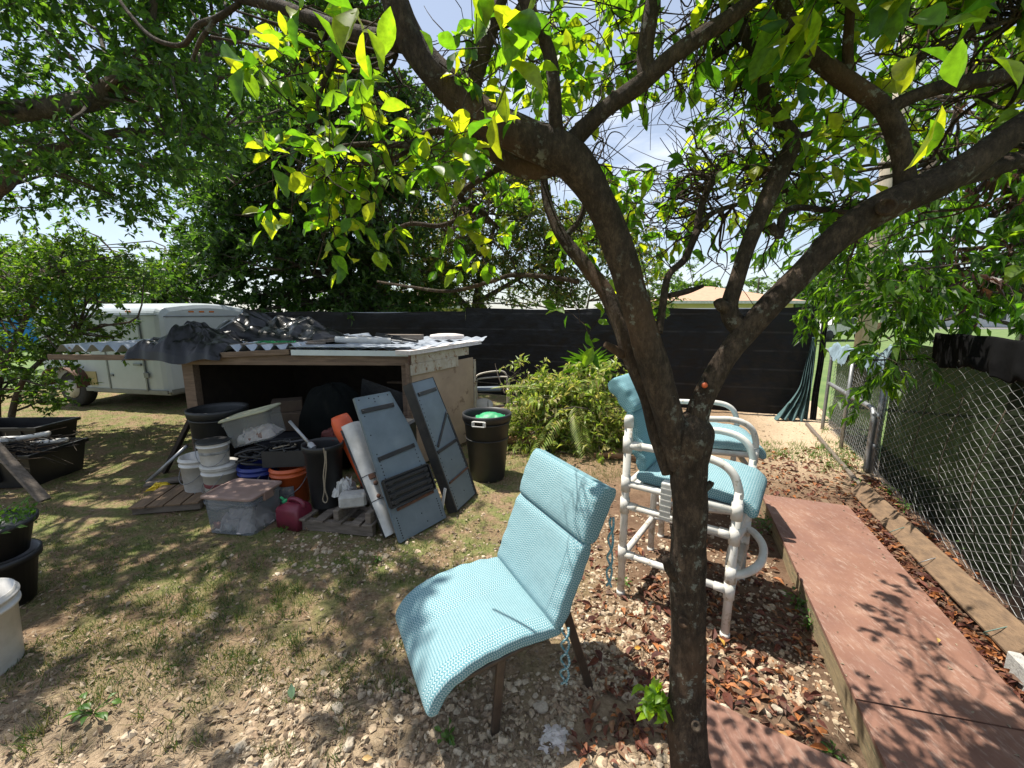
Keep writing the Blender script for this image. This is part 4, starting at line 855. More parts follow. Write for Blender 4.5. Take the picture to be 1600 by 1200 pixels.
# hose coil
m = MB(); hp = []
for i in range(190):
    a = i*.21; r_ = .095+.025*sin(i*.05)+.012*sin(i*.9); hp.append(Vector((r_*cos(a)*1.15, r_*sin(a), .02+.10*i/190+.022*sin(i*.37)+.02*cos(a*.5))))
m.tube(hp, .0105, 7);
solo('hose', m, BLACKP, 'coiled black hose lying on the dark blue bucket', 'hose', (-2.24, 3.40, .37))
# black tray with cables
tt = thing('cable_tray', 'black plastic tray full of cables on top of the orange bucket', 'tray', (-1.94, 3.42, .372), .1)
m = MB(); m.box((0, 0, .006), (.32, .24, .012)); 
for (c, s) in (((0, -.125, .07), (.34, .01, .14)), ((0, .125, .07), (.34, .01, .14)), ((-.168, 0, .07), (.01, .24, .14)), ((.168, 0, .07), (.01, .24, .14))): m.box(c, s)
part('tray', m, BLACKB, tt)
for j, mt in enumerate((BLACKP, ROPE, BLACKP)):
    m = MB(); rr_ = random.Random(j+5); m.tube(catmull([(rr_.uniform(-.15, .15), rr_.uniform(-.13, .11), .12+rr_.uniform(0, .07)) for _ in range(10 if j != 1 else 6)], 7), .005 if j == 1 else .008, 6); part('cable', m, mt, tt)
m = MB(); m.box((.06, .02, .15), (.12, .10, .10), Matrix.Rotation(.5, 3, 'Z'), .01); part('charger_box', m, M_('clear_black_gloss', (.02, .02, .022), None, 5, .15), tt)
# gas can
gc = thing('gas_can', 'maroon plastic fuel can with green cap in front of the orange bucket', 'fuel can', (-1.71, 3.0, 0), radians(-18)); gc.scale = (.9, .9, .80)
m = MB()
def gring(z, sx, sy, px=0):
    o = []
    for (qx, qy, a0) in ((1, 1, 0), (-1, 1, pi/2), (-1, -1, pi), (1, -1, 1.5*pi)):
        for i in range(5): a = a0+pi/2*i/4; o.append((px+qx*(sx/2-.03)+.03*cos(a), qy*(sy/2-.03)+.03*sin(a), z))
    return o
rg = [gring(0, .22, .16), gring(.008, .245, .185), gring(.10, .25, .19), gring(.19, .245, .185), gring(.215, .225, .17), gring(.245, .16, .12, .02), gring(.252, .12, .09, .02)]
n = 20; m.add([p for r_ in rg for p in r_], [(i*n+k, i*n+(k+1) % n, (i+1)*n+(k+1) % n, (i+1)*n+k) for i in range(6) for k in range(n)]+[tuple(range(19, -1, -1)), tuple(range(120, 140))], True); part('can_body', m, MAROON, gc)
m = MB(); m.tube(catmull([(-.05, 0, .235), (-.035, 0, .275), (.03, 0, .285), (.10, 0, .26), (.112, 0, .215)], 6), .015, 10, flat=1.3); part('handle', m, MAROON, gc)
m = MB(); m.lathe([(.024, 0), (.024, .03), (.018, .035), (0, .035)], 16, (-.085, 0, .225), Matrix.Rotation(-.5, 3, 'Y')); m.tube([(-.09, 0, .25), (-.12, -.02, .29)], .012, 10); part('cap', m, GREENP, gc)
# pallet
pl = thing('pallet', 'grey wooden pallet under the slim black bin and concrete block', 'pallet', (-1.30, 3.14, 0), radians(-10))
for y in (-.24, 0, .24): m = MB(); m.box((0, y, .045), (.62, .05, .085), bev=.004); part('runner', m, PALLET, pl)
for x in (-.27, -.12, .03, .18, .28): m = MB(); m.box((x, 0, .098), (.08, .58, .018), bev=.002); part('deck_board', m, PALLET, pl)
for x in (.02, .28): m = MB(); m.box((x, -.05, .15), (.045, .44, .085), bev=.004); part('riser', m, PALLET, pl)
pm = thing('pallet', 'low wooden pallet on the ground left of the storage boxes', 'pallet', (-2.95, 3.42, 0), radians(12))
for y in (-.18, .18): m = MB(); m.box((0, y, .03), (.50, .05, .06), bev=.004); part('runner', m, PALLET, pm)
for x in (-.2, -.07, .06, .19): m = MB(); m.box((x, 0, .069), (.115, .46, .016), bev=.002); part('deck_board', m, TIMBER, pm)
# concrete block + white lump
m = MB(); m.box((0, 0, 0), (.20, .13, .10), bev=.016); solo('concrete_block', m, CONC, 'pale concrete block resting on the pallet risers', 'block', (-1.23, 2.98, .235), radians(14))
m = heap(.075, .065, 0, 0, 0, .16, 5.1, 22, 18, 1.6); solo('crumpled_paper', m, M_('white_paper', (.70, .69, .66), None, 12, .9), 'crumpled white paper lump beside the concrete block', 'paper', (-1.37, 3.14, .21))
m = MB(); m.box((0, 0, .13), (.16, .14, .26), bev=.02); m.lathe([(.035, 0), (.035, .03), (0, .032)], 14, (0, 0, .26)); solo('blue_jug', m, M_('dark_blue_plastic', (.015, .03, .085), None, 5, .4), 'dark blue jug standing behind the concrete block', 'jug', (-1.22, 3.36, .11))
m = MB(); m.box((0, 0, .12), (.22, .2, .24), bev=.02); m.box((0, -.02, .27), (.10, .08, .06), bev=.01); m.tube([(-.06, -.1, .2), (-.06, -.13, .27), (.06, -.13, .27), (.06, -.1, .2)], .012, 8); to_ = solo('tool_case', m, BLACKB, 'black tool case behind the slim black bin', 'case', (-1.28, 3.62, .2))
m = MB(); m.tube([(0, 0, 0), (.04, 0, .03)], .018, 10); solo('orange_knob', m, REDORANGE, 'small orange knob on top of the black tool case', 'knob', (-1.22, 3.44, .43))
# orange chute leaning
M = MB(); a = PY(574, 760, 3.22); b = PY(530, 650, 3.34); d = (b-a).normalized(); q = Vector((0, 0, 1)).rotation_difference(d).to_matrix(); Lh = (b-a).length
M.lathe([(.038, 0), (.045, Lh*.2), (.06, Lh*.55), (.078, Lh*.72), (.085, Lh*.80), (.08, Lh*.93), (.066, Lh), (.056, Lh), (.068, Lh*.8), (.03, .05)], 18, (0, 0, 0), q); solo('plastic_chute', M, REDORANGE, 'red-orange plastic chute leaning behind the white panel', 'chute', tuple(a))
# bundles in the dark interior
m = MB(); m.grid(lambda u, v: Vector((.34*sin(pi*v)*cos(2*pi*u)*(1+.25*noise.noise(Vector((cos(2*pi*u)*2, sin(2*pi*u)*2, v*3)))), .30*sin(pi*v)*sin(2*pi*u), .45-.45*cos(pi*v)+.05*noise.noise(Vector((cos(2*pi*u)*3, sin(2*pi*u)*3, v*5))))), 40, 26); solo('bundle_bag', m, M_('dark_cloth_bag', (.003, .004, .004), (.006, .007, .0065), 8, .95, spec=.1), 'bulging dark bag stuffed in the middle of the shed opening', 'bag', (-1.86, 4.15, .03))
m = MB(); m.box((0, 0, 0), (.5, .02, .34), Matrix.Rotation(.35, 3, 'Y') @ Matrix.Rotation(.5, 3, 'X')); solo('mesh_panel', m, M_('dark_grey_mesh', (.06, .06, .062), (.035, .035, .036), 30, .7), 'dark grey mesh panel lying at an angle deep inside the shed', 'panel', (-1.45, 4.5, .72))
plank((-1.55, 5.1, .80), (-1.15, 4.9, .82), .09, .02, WOODOLD, 'brown board lying on the clutter inside the shed')
m = MB(); m.tube([(0, 0, 0), (.0, .0, .0)+Vector((.0, 0, 0)) if False else (.20, -.10, -.16)], .012, 8); m.tube([(.20, -.10, -.16), (.235, -.12, -.185)], .026, 12, cap=False); m.tube([(.195, -.09, -.155), (.20, -.1, -.16)], .02, 12); solo('metal_wand', m, GALV, 'thin metal wand with a round white end poking from the slim black bin', 'wand', (-1.78, 3.18, .80))

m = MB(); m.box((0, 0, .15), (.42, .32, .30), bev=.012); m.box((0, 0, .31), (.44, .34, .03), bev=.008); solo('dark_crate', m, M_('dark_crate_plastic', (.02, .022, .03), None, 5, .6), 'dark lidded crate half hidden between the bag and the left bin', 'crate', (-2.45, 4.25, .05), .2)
m = MB(); m.box((0, 0, .10), (.34, .30, .20), bev=.006); m.box((-.05, .02, .26), (.30, .22, .12), Matrix.Rotation(.3, 3, 'Z'), .006); solo('cardboard_box', m, M_('dark_cardboard', (.09, .06, .038), (.06, .04, .026), 6, .9), 'two dusty brown boxes stacked above the dark crate inside the shed', 'box', (-2.45, 4.45, .39), .15)
solo('red_cloth', heap(.14, .10, 0, 0, 0, .14, 2.7, 26, 20), M_('dull_red_cloth', (.10, .02, .018), (.06, .014, .012), 12, .9), 'dull red cloth lying on top of the slim black bin clutter', 'cloth', (-1.50, 3.42, .60))
m = MB(); m.box((0, 0, .3), (.30, .24, .60), bev=.02); m.tube(catmull([(-.1, -.13, .5), (0, -.18, .56), (.1, -.13, .5)], 6), .012, 8); solo('black_case', m, BLACKB, 'upright black case with a handle standing behind the concrete block', 'case', (-1.12, 3.88, .02), -.2)
# white leaning panel
def framed(O, u, v, name, label, cat, group=None):
    u = Vector(u).normalized(); v = Vector(v); v = (v-u*v.dot(u)).normalized(); n_ = u.cross(v)
    Mx = Matrix((( u.x, v.x, n_.x, O[0]), (u.y, v.y, n_.y, O[1]), (u.z, v.z, n_.z, O[2]), (0, 0, 0, 1))); return thing(name, label, cat, M=Mx, group=group)
O = Vector((-.93, 2.82, .01)); wp = framed(O, (.60, .45, .12), (-.44, .38, .80), 'trim_panel', 'dirty white plastic panel leaning behind the wider grey metal sheet', 'panel')
m = MB()
def wpf(u, v):
    s = v*.93; wv = .085+.07*v; x = (u)*wv; return Vector((x-.02, s, .035*sin(pi*u)+.004*noise.noise(Vector((u*3, s*6, 0)))))
m.grid(wpf, 12, 34); m.grid(lambda u, v: wpf(u, v)-Vector((0, 0, .012)), 12, 34); part('shell', m, WHITEP, wp)
for s in (.30, .52): m = MB(); m.tube([wpf(x, s)+Vector((0, 0, .002)) for x in (0, .25, .5, .75, 1)], .0035, 5); part('crease', m, DARKMETAL, wp)
m = MB(); m.box((.05, .46, .04), (.05, .04, .02), bev=.004); m.lathe([(.018, 0), (.018, .012), (0, .014)], 12, (.055, .40, .04)); m.lathe([(.016, 0), (.016, .01), (0, .01)], 12, (.04, .30, .038)); part('bracket', m, RUST, wp)
m = MB(); m.tube([(-.02, -.0, 0), (-.03, .9, 0)], .008, 6); part('edge_rod', m, DARKMETAL, wp)
# sheet metal panels
def sheet(O, u, v, poly, label, straps, rivs, grille=None, rim=False, lean_i=0, diag=None):
    t = framed(O, u, v, 'leaning_metal_sheet', label, 'metal sheet', 'sheet metal panels leaning on the shed')
    m = MB(); m.prism(poly, 0, .004)
    part('sheet', m, GREYPLATE, t)
    m = MB()
    for a, b in zip(poly, poly[1:]+poly[:1]):
        m.bar((a[0], a[1], -.008), (b[0], b[1], -.008), .006, .026 if not rim else .03)
    part('flange', m, DARKMETAL if rim else GREYPLATE, t)
    if rim: m = MB(); m.bar((-.004, 0, -.025), (-.004, poly[-1][1], -.025), .012, .09); m.bar((.005, 0, .006), (.005, poly[-1][1], .006), .03, .006); m.bar((poly[1][0]-.01, .0, .006), (poly[2][0]-.01, poly[2][1], .006), .025, .006); m.bar((poly[2][0]-.01, poly[2][1], .006), (poly[3][0]-.01, poly[3][1], .006), .025, .006); part('side_rail', m, DARKMETAL, t)
    for (x0, y0, x1, y1, mt, wd_) in straps:
        m = MB(); m.bar((x0, y0, .010), (x1, y1, .010), wd_, .010, bev=.002)
        for (x, y) in ((x0+(x1-x0)*.04, y0+(y1-y0)*.04), (x1-(x1-x0)*.04, y1-(y1-y0)*.04)): m.lathe([(.007, 0), (.006, .004), (0, .005)], 8, (x, y, .015))
        part('strap', m, mt, t)
    m = MB()
    for (x0, y0, x1, y1, n_) in rivs:
        for i in range(n_): f = i/(n_-1); m.lathe([(.0052, 0), (.0052, .0008), (0, .0009)], 8, (x0+(x1-x0)*f, y0+(y1-y0)*f, .0042))
    part('bolt_holes', m, M_('hole_black', (.01, .01, .01), None, 3, .9), t)
    if grille:
        x0, y0, x1, y1 = grille; m = MB(); m.box(((x0+x1)/2, (y0+y1)/2, .008), (x1-x0, y1-y0, .008)); part('grille_plate', m, BLACKB, t)
        nb = 4
        for i in range(nb):
            yy = y0+(y1-y0)*(i+.5)/nb; m = MB(); m.box(((x0+x1)/2, yy, .022), ((x1-x0)*.97, (y1-y0)/nb*.62, .02), bev=.005); m.box((x0+.04, yy-.012, .034), (.035, .014, .006)); m.box((x1-.04, yy-.012, .034), (.035, .014, .006)); part('slat', m, BLACKP, t)
        m = MB(); m.bar((x0-.006, y0, .02), (x0-.006, y1, .02), .012, .03); m.bar((x1+.006, y0, .02), (x1+.006, y1, .02), .012, .03); m.bar((x0, y0-.006, .02), (x1, y0-.006, .02), .012, .03); m.bar((x0, y1+.006, .02), (x1, y1+.006, .02), .012, .03); part('grille_frame', m, BLACKP, t)
    return t
p1 = sheet((-.81, 2.735, .012), (.27, .375, 0), (-.365, .265, 1.0), [(0, 0), (.46, 0), (.465, .20), (.40, .80), (.32, 1.11), (0, 1.11)], 'wide grey-blue metal sheet with black ribbed grille leaning against the shed',
      [(.02, 1.0, .315, 1.0, BLACKP, .035), (.03, .62, .385, .64, BLACKP, .034), (.05, .225, .42, .235, RUST, .022)],
      [(.035, .96, .035, .66, 3), (.04, .60, .04, .47, 6), (.38, .60, .39, .47, 5), (.03, .17, .03, .02, 9), (.43, .17, .43, .03, 8), (.03, 1.09, .29, 1.09, 4), (.16, 1.08, .16, 1.055, 2), (.25, .12, .28, .045, 2)], (.005, .26, .43, .455))
p2 = sheet((-.47, 3.2, .012), (.34, .94, 0), (-.35, .13, 1.0), [(0, 0), (.40, 0), (.415, .25), (.395, .76), (.36, 1.14), (0, 1.14)], 'narrower grey-blue metal sheet with dark side rails leaning on the plywood wall',
      [(.05, 1.03, .34, 1.03, DARKMETAL, .035), (.03, .52, .39, .53, DARKMETAL, .028), (.04, .24, .40, .25, RUST, .018), (.06, .56, .38, .80, DARKMETAL, .022)],
      [(.045, .98, .045, .58, 12), (.045, .50, .045, .27, 7), (.045, .2, .045, .03, 7), (.375, .48, .38, .28, 6), (.37, .2, .37, .04, 6), (.2, .4, .22, .10, 3)], None, True)
m = MB(); m.bar((0, 0, 0), (.03, .04, .19), .03, .012, bev=.004); solo('plastic_strip', m, WHITEP, 'short pale plastic strip standing between the two metal sheets', 'strip', (-.585, 3.17, .03))
# left side clutter by the shed post
plank((-3.62, 4.05, .02), (-3.22, 4.0, .62), .05, .04, WOODDARK, 'dark stake leaning at the left corner of the shed', 'stake', 'stake')
m = MB(); m.tube([(-3.58, 3.80, .02), (-3.22, 3.9, .36)], .017, 10); solo('metal_pole', m, GALV, 'short shiny metal pole leaning beside the left corner of the shed', 'pole')
m = heap(.09, .06, 0, 0, 0, .08, 2.2, 14, 12); solo('yellow_scoop', m, YELLOWP, 'yellow plastic scoop on the ground left of the low pallet', 'scoop', (-3.28, 3.62, .03))
plank((-3.55, 3.75, .02), (-3.0, 3.95, .05), .12, .025, PALLET, 'loose board on the ground at the left corner of the shed')

# ================================================================== LEFT FOREGROUND THINGS
def crate(loc, size, label, rz, flare=.88):
    t = thing('plastic_tub', label, 'tub', loc, rz); L, Wd, h = size; m = MB()
    def rr(s, inset=0): return [(x*(L/2*s-inset), y*(Wd/2*s-inset)) for x, y in ((-1, -1), (1, -1), (1, 1), (-1, 1))]
    P = [(flare, 0, 0), (1, h, 0), (1.05, h, 0), (1.05, h-.03, 0)]; vs = []; 
    for s, z, i_ in [(flare, 0, 0), (.99, h-.035, 0), (1.05, h-.035, 0), (1.05, h, 0), (.97, h, 0), (flare*.97, .02, 0)]: vs += [(x, y, z) for x, y in rr(s)]
    fs = [(i*4+k, i*4+(k+1) % 4, (i+1)*4+(k+1) % 4, (i+1)*4+k) for i in range(5) for k in range(4)]+[(3, 2, 1, 0), (20, 21, 22, 23)]; m.add(vs, fs); part('tub_body', m, BLACKP, t)
    m = MB(); [m.box((x*L, -Wd/2*.985, h*.55), (.02, .03, h*.7)) for x in (-.35, -.12, .12, .35)]; part('ribs', m, BLACKP, t)
    return t
crate((-4.98, 3.95, 0), (.80, .56, .33), 'black tub overflowing with white sticks and twigs at the left edge', .05)
m = MB()
r5 = random.Random(5)
for i in range(9):
    a = Vector((r5.uniform(-.42, .0), r5.uniform(-.25, .2), r5.uniform(.0, .10))); m.tube([a, a+Vector((r5.uniform(.15, .38), r5.uniform(-.12, .12), r5.uniform(-.02, .07)))], .022, 10)
solo('white_tubes', m, WHITEP, 'bunch of white plastic tubes lying in the black tub', 'tubes', (-4.88, 3.85, .32))
st = rng.uniform([-.35, -.3, .0], [.45, .25, .12], (110, 3)); en = st + rng.normal(size=st.shape)*[.22, .1, .06]
solo('twig_bundle', sticks(st, en, .006), BARK2, 'tangle of thin grey twigs in the black tub', 'twigs', (-4.92, 3.84, .30), kind='stuff')
crate((-6.1, 4.85, 0), (1.05, .5, .34), 'long black tub standing behind the one with white sticks', .03)
plank((-4.72, 3.55, .55), (-4.16, 3.42, .01), .085, .03, PALLET, 'grey plank with bolt holes leaning at the left edge of the yard')
def pot(loc, r, h, label, mat=BLACKP, plant=None):
    t = thing('plant_pot', label, 'plant pot', loc)
    m = MB(); m.lathe([(0, 0), (r*.72, 0), (r*.95, h*.86), (r*1.05, h*.86), (r*1.07, h), (r*.98, h), (r*.90, h*.8), (0, h*.8)], 32); part('pot', m, mat, t)
    if plant:
        n = 260; a = rng.uniform(0, 2*pi, n); q = rng.uniform(0, 1, n)**.5*r*1.1; b0 = np.c_[q*np.cos(a), q*np.sin(a), h*.85+rng.uniform(0, .14, n)*(1-q/r*.5)]
        part('foliage', leaves(b0, rng.normal(size=(n, 3))+[0, 0, .5], rng.normal(size=(n, 3))*.5+[0, 0, 1], rng.uniform(.02, .05, n), rng.uniform(.012, .025, n), T_MID), WEEDM, t)
    return t
pot((-2.93, 2.12, .0), .17, .30, 'lower black plant pot in the stack at the left edge')
pot((-2.92, 2.12, .30), .175, .20, 'upper black plant pot with a small leafy plant at the left edge', plant=True)
m = MB(); m.tube(catmull([(0, 0, 0), (-.01, 0, .10), (.0, 0, .16), (-.03, .0, .2)], 4), .016, 8); m.box((.0, 0, .02), (.03, .03, .1)); solo('garden_tool', m, YELLOWP, 'yellow tool handle sticking out of the upper plant pot', 'handle', (-2.80, 2.0, .48))
bucket((-2.50, 1.66, 0), .165, .37, WHITEP, 'pale grey-white bucket cut off by the left edge of the photo', group=None)

# ================================================================== BEHIND: walker, cloth, logs, brush pile
wk = thing('folding_walker', 'pale metal walker frame with grey seat standing beside the black fence', 'walker', (-.28, 6.15, 0), .15)
m = MB(); m.tube(catmull([(-.26, 0, .0), (-.26, 0, .45), (-.26, 0, .63), (-.2, 0, .68), (.15, 0, .70), (.22, 0, .66), (.24, 0, .5), (.24, 0, 0)], 6), .013, 8); m.tube(catmull([(-.26, .35, .0), (-.26, .35, .5), (-.24, .35, .66), (-.1, .35, .72), (.15, .35, .74), (.24, .35, .68), (.26, .35, .5), (.26, .35, 0)], 6), .013, 8); m.tube([(-.26, 0, .45), (-.26, .35, .45)], .011, 8); m.tube([(.24, 0, .45), (.26, .35, .45)], .011, 8); part('frame', m, BEIGE, wk)
m = MB(); m.box((-.05, .16, .49), (.38, .30, .035), bev=.012); part('seat', m, M_('slate_seat', (.16, .19, .22), None, 4, .6), wk)
m = MB(); m.lathe([(.0, 0), (.13, 0), (.15, .015), (.13, .03), (0, .03)], 22, (-.18, -.25, .32), Matrix.Rotation(.5, 3, 'X')); part('tray', m, BEIGE, wk)
solo('pink_cloth', heap(.20, .14, 0, 0, 0, .20, 4.4, 26, 20, 1.3), PINK, 'crumpled pink cloth lying between the walker and the brush pile', 'cloth', (-.12, 5.75, .0))
def log(P, label, mat=None):
    m = MB(); limb(m, P, 10, 5, .06); c = Vector(P[0][:3]); m.v = [tuple(Vector(v)-c) for v in m.v]
    return solo('log', m, mat or M_('orange_brown_log', (.34, .19, .10), (.20, .11, .06), 8, .9, bs=.6, stretch=(2, 6, 6)), label, 'log', tuple(c))
log([(-.45, 5.05, .05, .06), (.0, 5.0, .06, .06), (.5, 4.9, .05, .05)], 'peeling brown log lying nearest the charcoal trash can')
log([(-.35, 5.45, .07, .07), (.1, 5.4, .08, .07), (.7, 5.2, .06, .06)], 'thick orange-brown log lying behind the first one')
log([(.16, 4.95, .14, .035), (.30, 4.8, .13, .035), (.45, 4.72, .08, .03)], 'short yellowish cut branch at the foot of the brush pile', M_('yellow_wood', (.42, .28, .12), None, 8, .8))
log([(.10, 5.1, .40, .02), (.18, 5.0, .28, .024), (.30, 4.85, .12, .03)], 'thin forked cut branch standing out of the brush pile', M_('yellow_wood2', (.36, .23, .10), None, 8, .8))
log([(.95, 4.55, .03, .03), (1.2, 4.5, .04, .032), (1.45, 4.42, .03, .03)], 'small brown log at the right foot of the brush pile')
m = MB(); limb(m, [(-.95, 6.4, .12, .02), (0, 5.9, .33, .019), (1.0, 5.35, .66, .014)], 8, 5, .04); solo('bamboo_pole', m, M_('pale_pole', (.55, .42, .32), (.42, .30, .24), 10, .7), 'long pale pole leaning up against the brush pile', 'pole')
m = MB(); limb(m, [(.0, 5.1, .06, .017), (.4, 5.0, .20, .016), (.95, 4.95, .30, .012)], 8, 5, .04); solo('bamboo_pole', m, M_('pale_pole2', (.45, .30, .16), None, 10, .7), 'shorter brown pole lying low across the brush pile', 'pole')
# brush pile
hc_ = np.array([.62, 5.30, 0]); cs = []
while len(cs) < 330:
    p = rng.uniform([-1, -1, 0], [1, 1, 1]); 
    if (p[0]**2+p[1]**2+p[2]**1.4) < 1: cs.append(hc_+p*[.86, .72, .92] + [0.25*p[2], 0, 0])
cs = np.array(cs); ex_ = hc_+np.c_[rng.uniform(-.65, 1.1, 46), rng.uniform(-.8, .5, 46), rng.uniform(.05, 1.05, 46)]; cs = np.r_[cs, ex_]; b_, d_, n_, L_, W_, st, en = twigs(cs, .22, 4, 9, .085, .36, .35, spread=.8)
b_[:, 2] = b_[:, 2].clip(.02, 1.2)
lv = leaves(b_, d_, n_, L_, W_, T_MID); en[:, 2] = en[:, 2].clip(.02, 1.2); st[:, 2] = st[:, 2].clip(.02, 1.1)
bp_ = thing('brush_pile', 'big heap of cut leafy yellow-green branches piled against the black fence', 'brush pile', (.62, 5.3, 0))
part('cut_leaves', lv, LEAF_PILE, bp_, world=True)['kind'] = 'stuff'
st2 = hc_+rng.normal(size=(120, 3))*[.5, .35, .2]+[0, 0, .35]; en2 = st2+nrm(rng.normal(size=(120, 3))*[1, .8, .5])*rng.uniform(.2, .6, 120)[:, None]; st2[:, 2] = st2[:, 2].clip(.03, .9); en2[:, 2] = en2[:, 2].clip(.03, 1.0)
part('cut_branches', join(sticks(st, en, .004), sticks(st2, en2, .010)), BARK2, bp_, world=True)['kind'] = 'stuff'
nf = []
for (fx, fy, fz, dx, dz, L0) in ((.35, 5.05, .72, -.7, .25, .6), (.15, 5.0, .50, -.9, .1, .55), (.55, 4.75, .45, -.3, -.3, .7), (.2, 5.0, .3, -.8, -.1, .5), (.75, 4.7, .6, .1, -.5, .5)):   # palm fronds
    n = 46; s = np.repeat(np.linspace(.05, 1, n//2), 2); side = np.tile([-1, 1], n//2); dirv = nrm(np.array([dx, -.35, dz])); sd = nrm(np.cross(dirv, [0, .3, 1])); b0 = np.array([fx, fy, fz])+dirv*s[:, None]*L0+np.array([0, 0, -.2])*(s**2)[:, None]*L0
    nf.append(leaves(b0, dirv*.6+sd*side[:, None]*1.0+[0, 0, -.15], np.tile([0, -.5, 1.0], (n, 1)), (.20*(1-.5*abs(s-.4))), np.full(n, .014), T_LO))
part('palm_fronds', join(*nf), LEAF_PILE, bp_, world=True)
# yucca-like spiky plant
yp = thing('spiky_plant', 'dark green spiky yucca head standing above the brush pile', 'plant', (1.05, 5.65, 0))
m = MB(); limb(m, [(1.05, 5.65, 0, .035), (1.05, 5.65, .5, .032), (1.07, 5.63, .82, .03)], 10); part('stem', m, BARK2, yp, world=True)
n = 110; a = rng.uniform(0, 2*pi, n); e = rng.uniform(-.2, 1.4, n); dd = np.c_[np.cos(a)*np.cos(e), np.sin(a)*np.cos(e), np.sin(e)]
part('blades', leaves(np.tile([1.07, 5.63, .80], (n, 1))+dd*.02, dd, rng.normal(size=(n, 3))*.2+[0, 0, 1], rng.uniform(.25, .46, n), rng.uniform(.03, .045, n), T_FULL), LEAF_E, yp, world=True)

# ================================================================== BACKGROUND BUILDINGS AND POLES
def house(loc, rz, L, Wd, hw, hr_, label, wall, roof, wins=3):
    t = thing('house', label, 'house', loc, rz, 'houses beyond the fence'); m = MB(); m.box((0, 0, hw/2), (L, Wd, hw)); part('wall', m, wall, t)
    m = MB(); e = .5; vs = [(-L/2-e, -Wd/2-e, hw), (L/2+e, -Wd/2-e, hw), (L/2+e, Wd/2+e, hw), (-L/2-e, Wd/2+e, hw), (-L/2+Wd*.45, 0, hw+hr_), (L/2-Wd*.45, 0, hw+hr_), (-L/2-e, -Wd/2-e, hw-.12), (L/2+e, -Wd/2-e, hw-.12), (L/2+e, Wd/2+e, hw-.12), (-L/2-e, Wd/2+e, hw-.12)]
    m.add(vs, [(0, 1, 5, 4), (1, 2, 5), (2, 3, 4, 5), (3, 0, 4), (0, 6, 7, 1), (1, 7, 8, 2), (2, 8, 9, 3), (3, 9, 6, 0), (6, 9, 8, 7)]); part('roof', m, roof, t)
    m = MB(); m.box((0, -Wd/2-e-.02, hw-.06), (L+2*e, .03, .16)); part('fascia', m, PEEL if False else WHITEP, t)
    for i in range(wins):
        x = -L/2+L*(i+.6)/(wins+.2); m = MB(); m.box((x, -Wd/2-.02, hw*.58), (1.5, .06, 1.1)); f = part('window', m, WHITEP, t); m = MB(); m.box((x, -Wd/2-.055, hw*.58), (1.34, .02, .94)); sub('pane', m, GLASSD, f)
    return t
ROOFT2 = M_('orange_tan_shingles', (.44, .28, .18), (.36, .23, .15), 5, .9, bs=.3)
house((12.7, 27.5, 0), .0, 7.0, 7, 2.35, 1.05, 'yellow house with tan roof seen between the trunk and the right limb', HOUSEY, ROOFT2)
house((-5.9, 24, 0), .05, 6.5, 6, 2.05, .8, 'pale yellow house almost hidden behind the trees beyond the black fence', HOUSEY, ROOFT)
house((-27, 22, 0), .1, 8, 6, 3.2, 1.4, 'bright blue house glimpsed through the leaves at the left edge', BLUEH, ROOFT)
house((62, 56, 0), -.3, 16, 9, 2.3, 1.4, 'grey-white house far off beyond the road at the right', M_('grey_wall', (.55, .56, .56), None, 3, .9), M_('grey_roof', (.30, .30, .31), None, 3, .9))
m = MB(); m.tube([(0, 0, 0), (0, 0, 3), (.03, 0, 9)], [.145, .14, .11], 20); up_ = thing('utility_pole', 'thick pale concrete utility pole standing behind the gate', 'utility pole', (6.35, 7.4, 0)); part('pole', m, M_('pale_concrete_pole', (.46, .40, .31), (.34, .29, .22), 6, .9, bs=.5, stretch=(4, 4, .6)), up_)
m = MB(); m.bar((-1, 0, 8.3), (1, 0, 8.3), .1, .1); part('crossarm', m, PALLET, up_)
solo('street_post', MB().tube([(0, 0, 0), (0, 0, 2.6)], .09, 10), GALV, 'slim grey post far off by the road near the right edge', 'post', (24.6, 20, 0))
solo('low_wall', MB().box((0, 0, .4), (6, .2, .8)).box((0, 0, .82), (6.1, .26, .05)), M_('brown_wall', (.34, .19, .12), None, 3, .9), 'low brown wall across the road behind the gate', 'wall', (30.5, 37, 0))
car = thing('parked_car', 'small white car parked far beyond the gate', 'car', (20.5, 26.5, 0), .3)
m = MB(); prof = [(-2.1, .35), (-2.15, .75), (-1.9, .95), (-1.1, 1.0), (-.5, 1.4), (.8, 1.42), (1.5, 1.0), (2.1, .9), (2.15, .4)]; vs = [(x, y, z) for y in (-.85, .85) for x, z in prof]; k = len(prof); m.add(vs, [(i, i+1, k+i+1, k+i) for i in range(k-1)]+[(k-1, 0, k, 2*k-1), tuple(range(k)), tuple(range(2*k-1, k-1, -1))]); part('body', m, WHITEP, car)
m = MB(); m.add([(x, y, z) for y in (-.86, .86) for x, z in ((-.95, 1.02), (-.45, 1.34), (.75, 1.36), (1.3, 1.02))], [(0, 1, 2, 3), (7, 6, 5, 4)]); part('window', m, GLASSD, car)
for x in (-1.35, 1.35):
    for y in (-.8, .8): m = MB(); m.lathe([(0, -.1), (.32, -.1), (.32, .1), (0, .1)], 16, (x, y, .32), Matrix.Rotation(pi/2, 3, 'X')); part('wheel', m, RUBBER, car)
def wire(a, b, sag, label, r=.012):
    a = Vector(a); b = Vector(b); m = MB(); m.tube([a.lerp(b, i/24)+Vector((0, 0, -sag*4*(i/24)*(1-i/24))) for i in range(25)], r, 5); solo('power_line', m, DARKMETAL, label, 'wire', group='overhead wires')
wire((-26, 17, 6.1), (6.35, 14, 9.4), 1.0, 'upper overhead wire crossing the sky at the left')
wire((-26, 17.5, 5.7), (6.35, 14.3, 8.6), 1.1, 'lower overhead wire crossing the sky at the left')
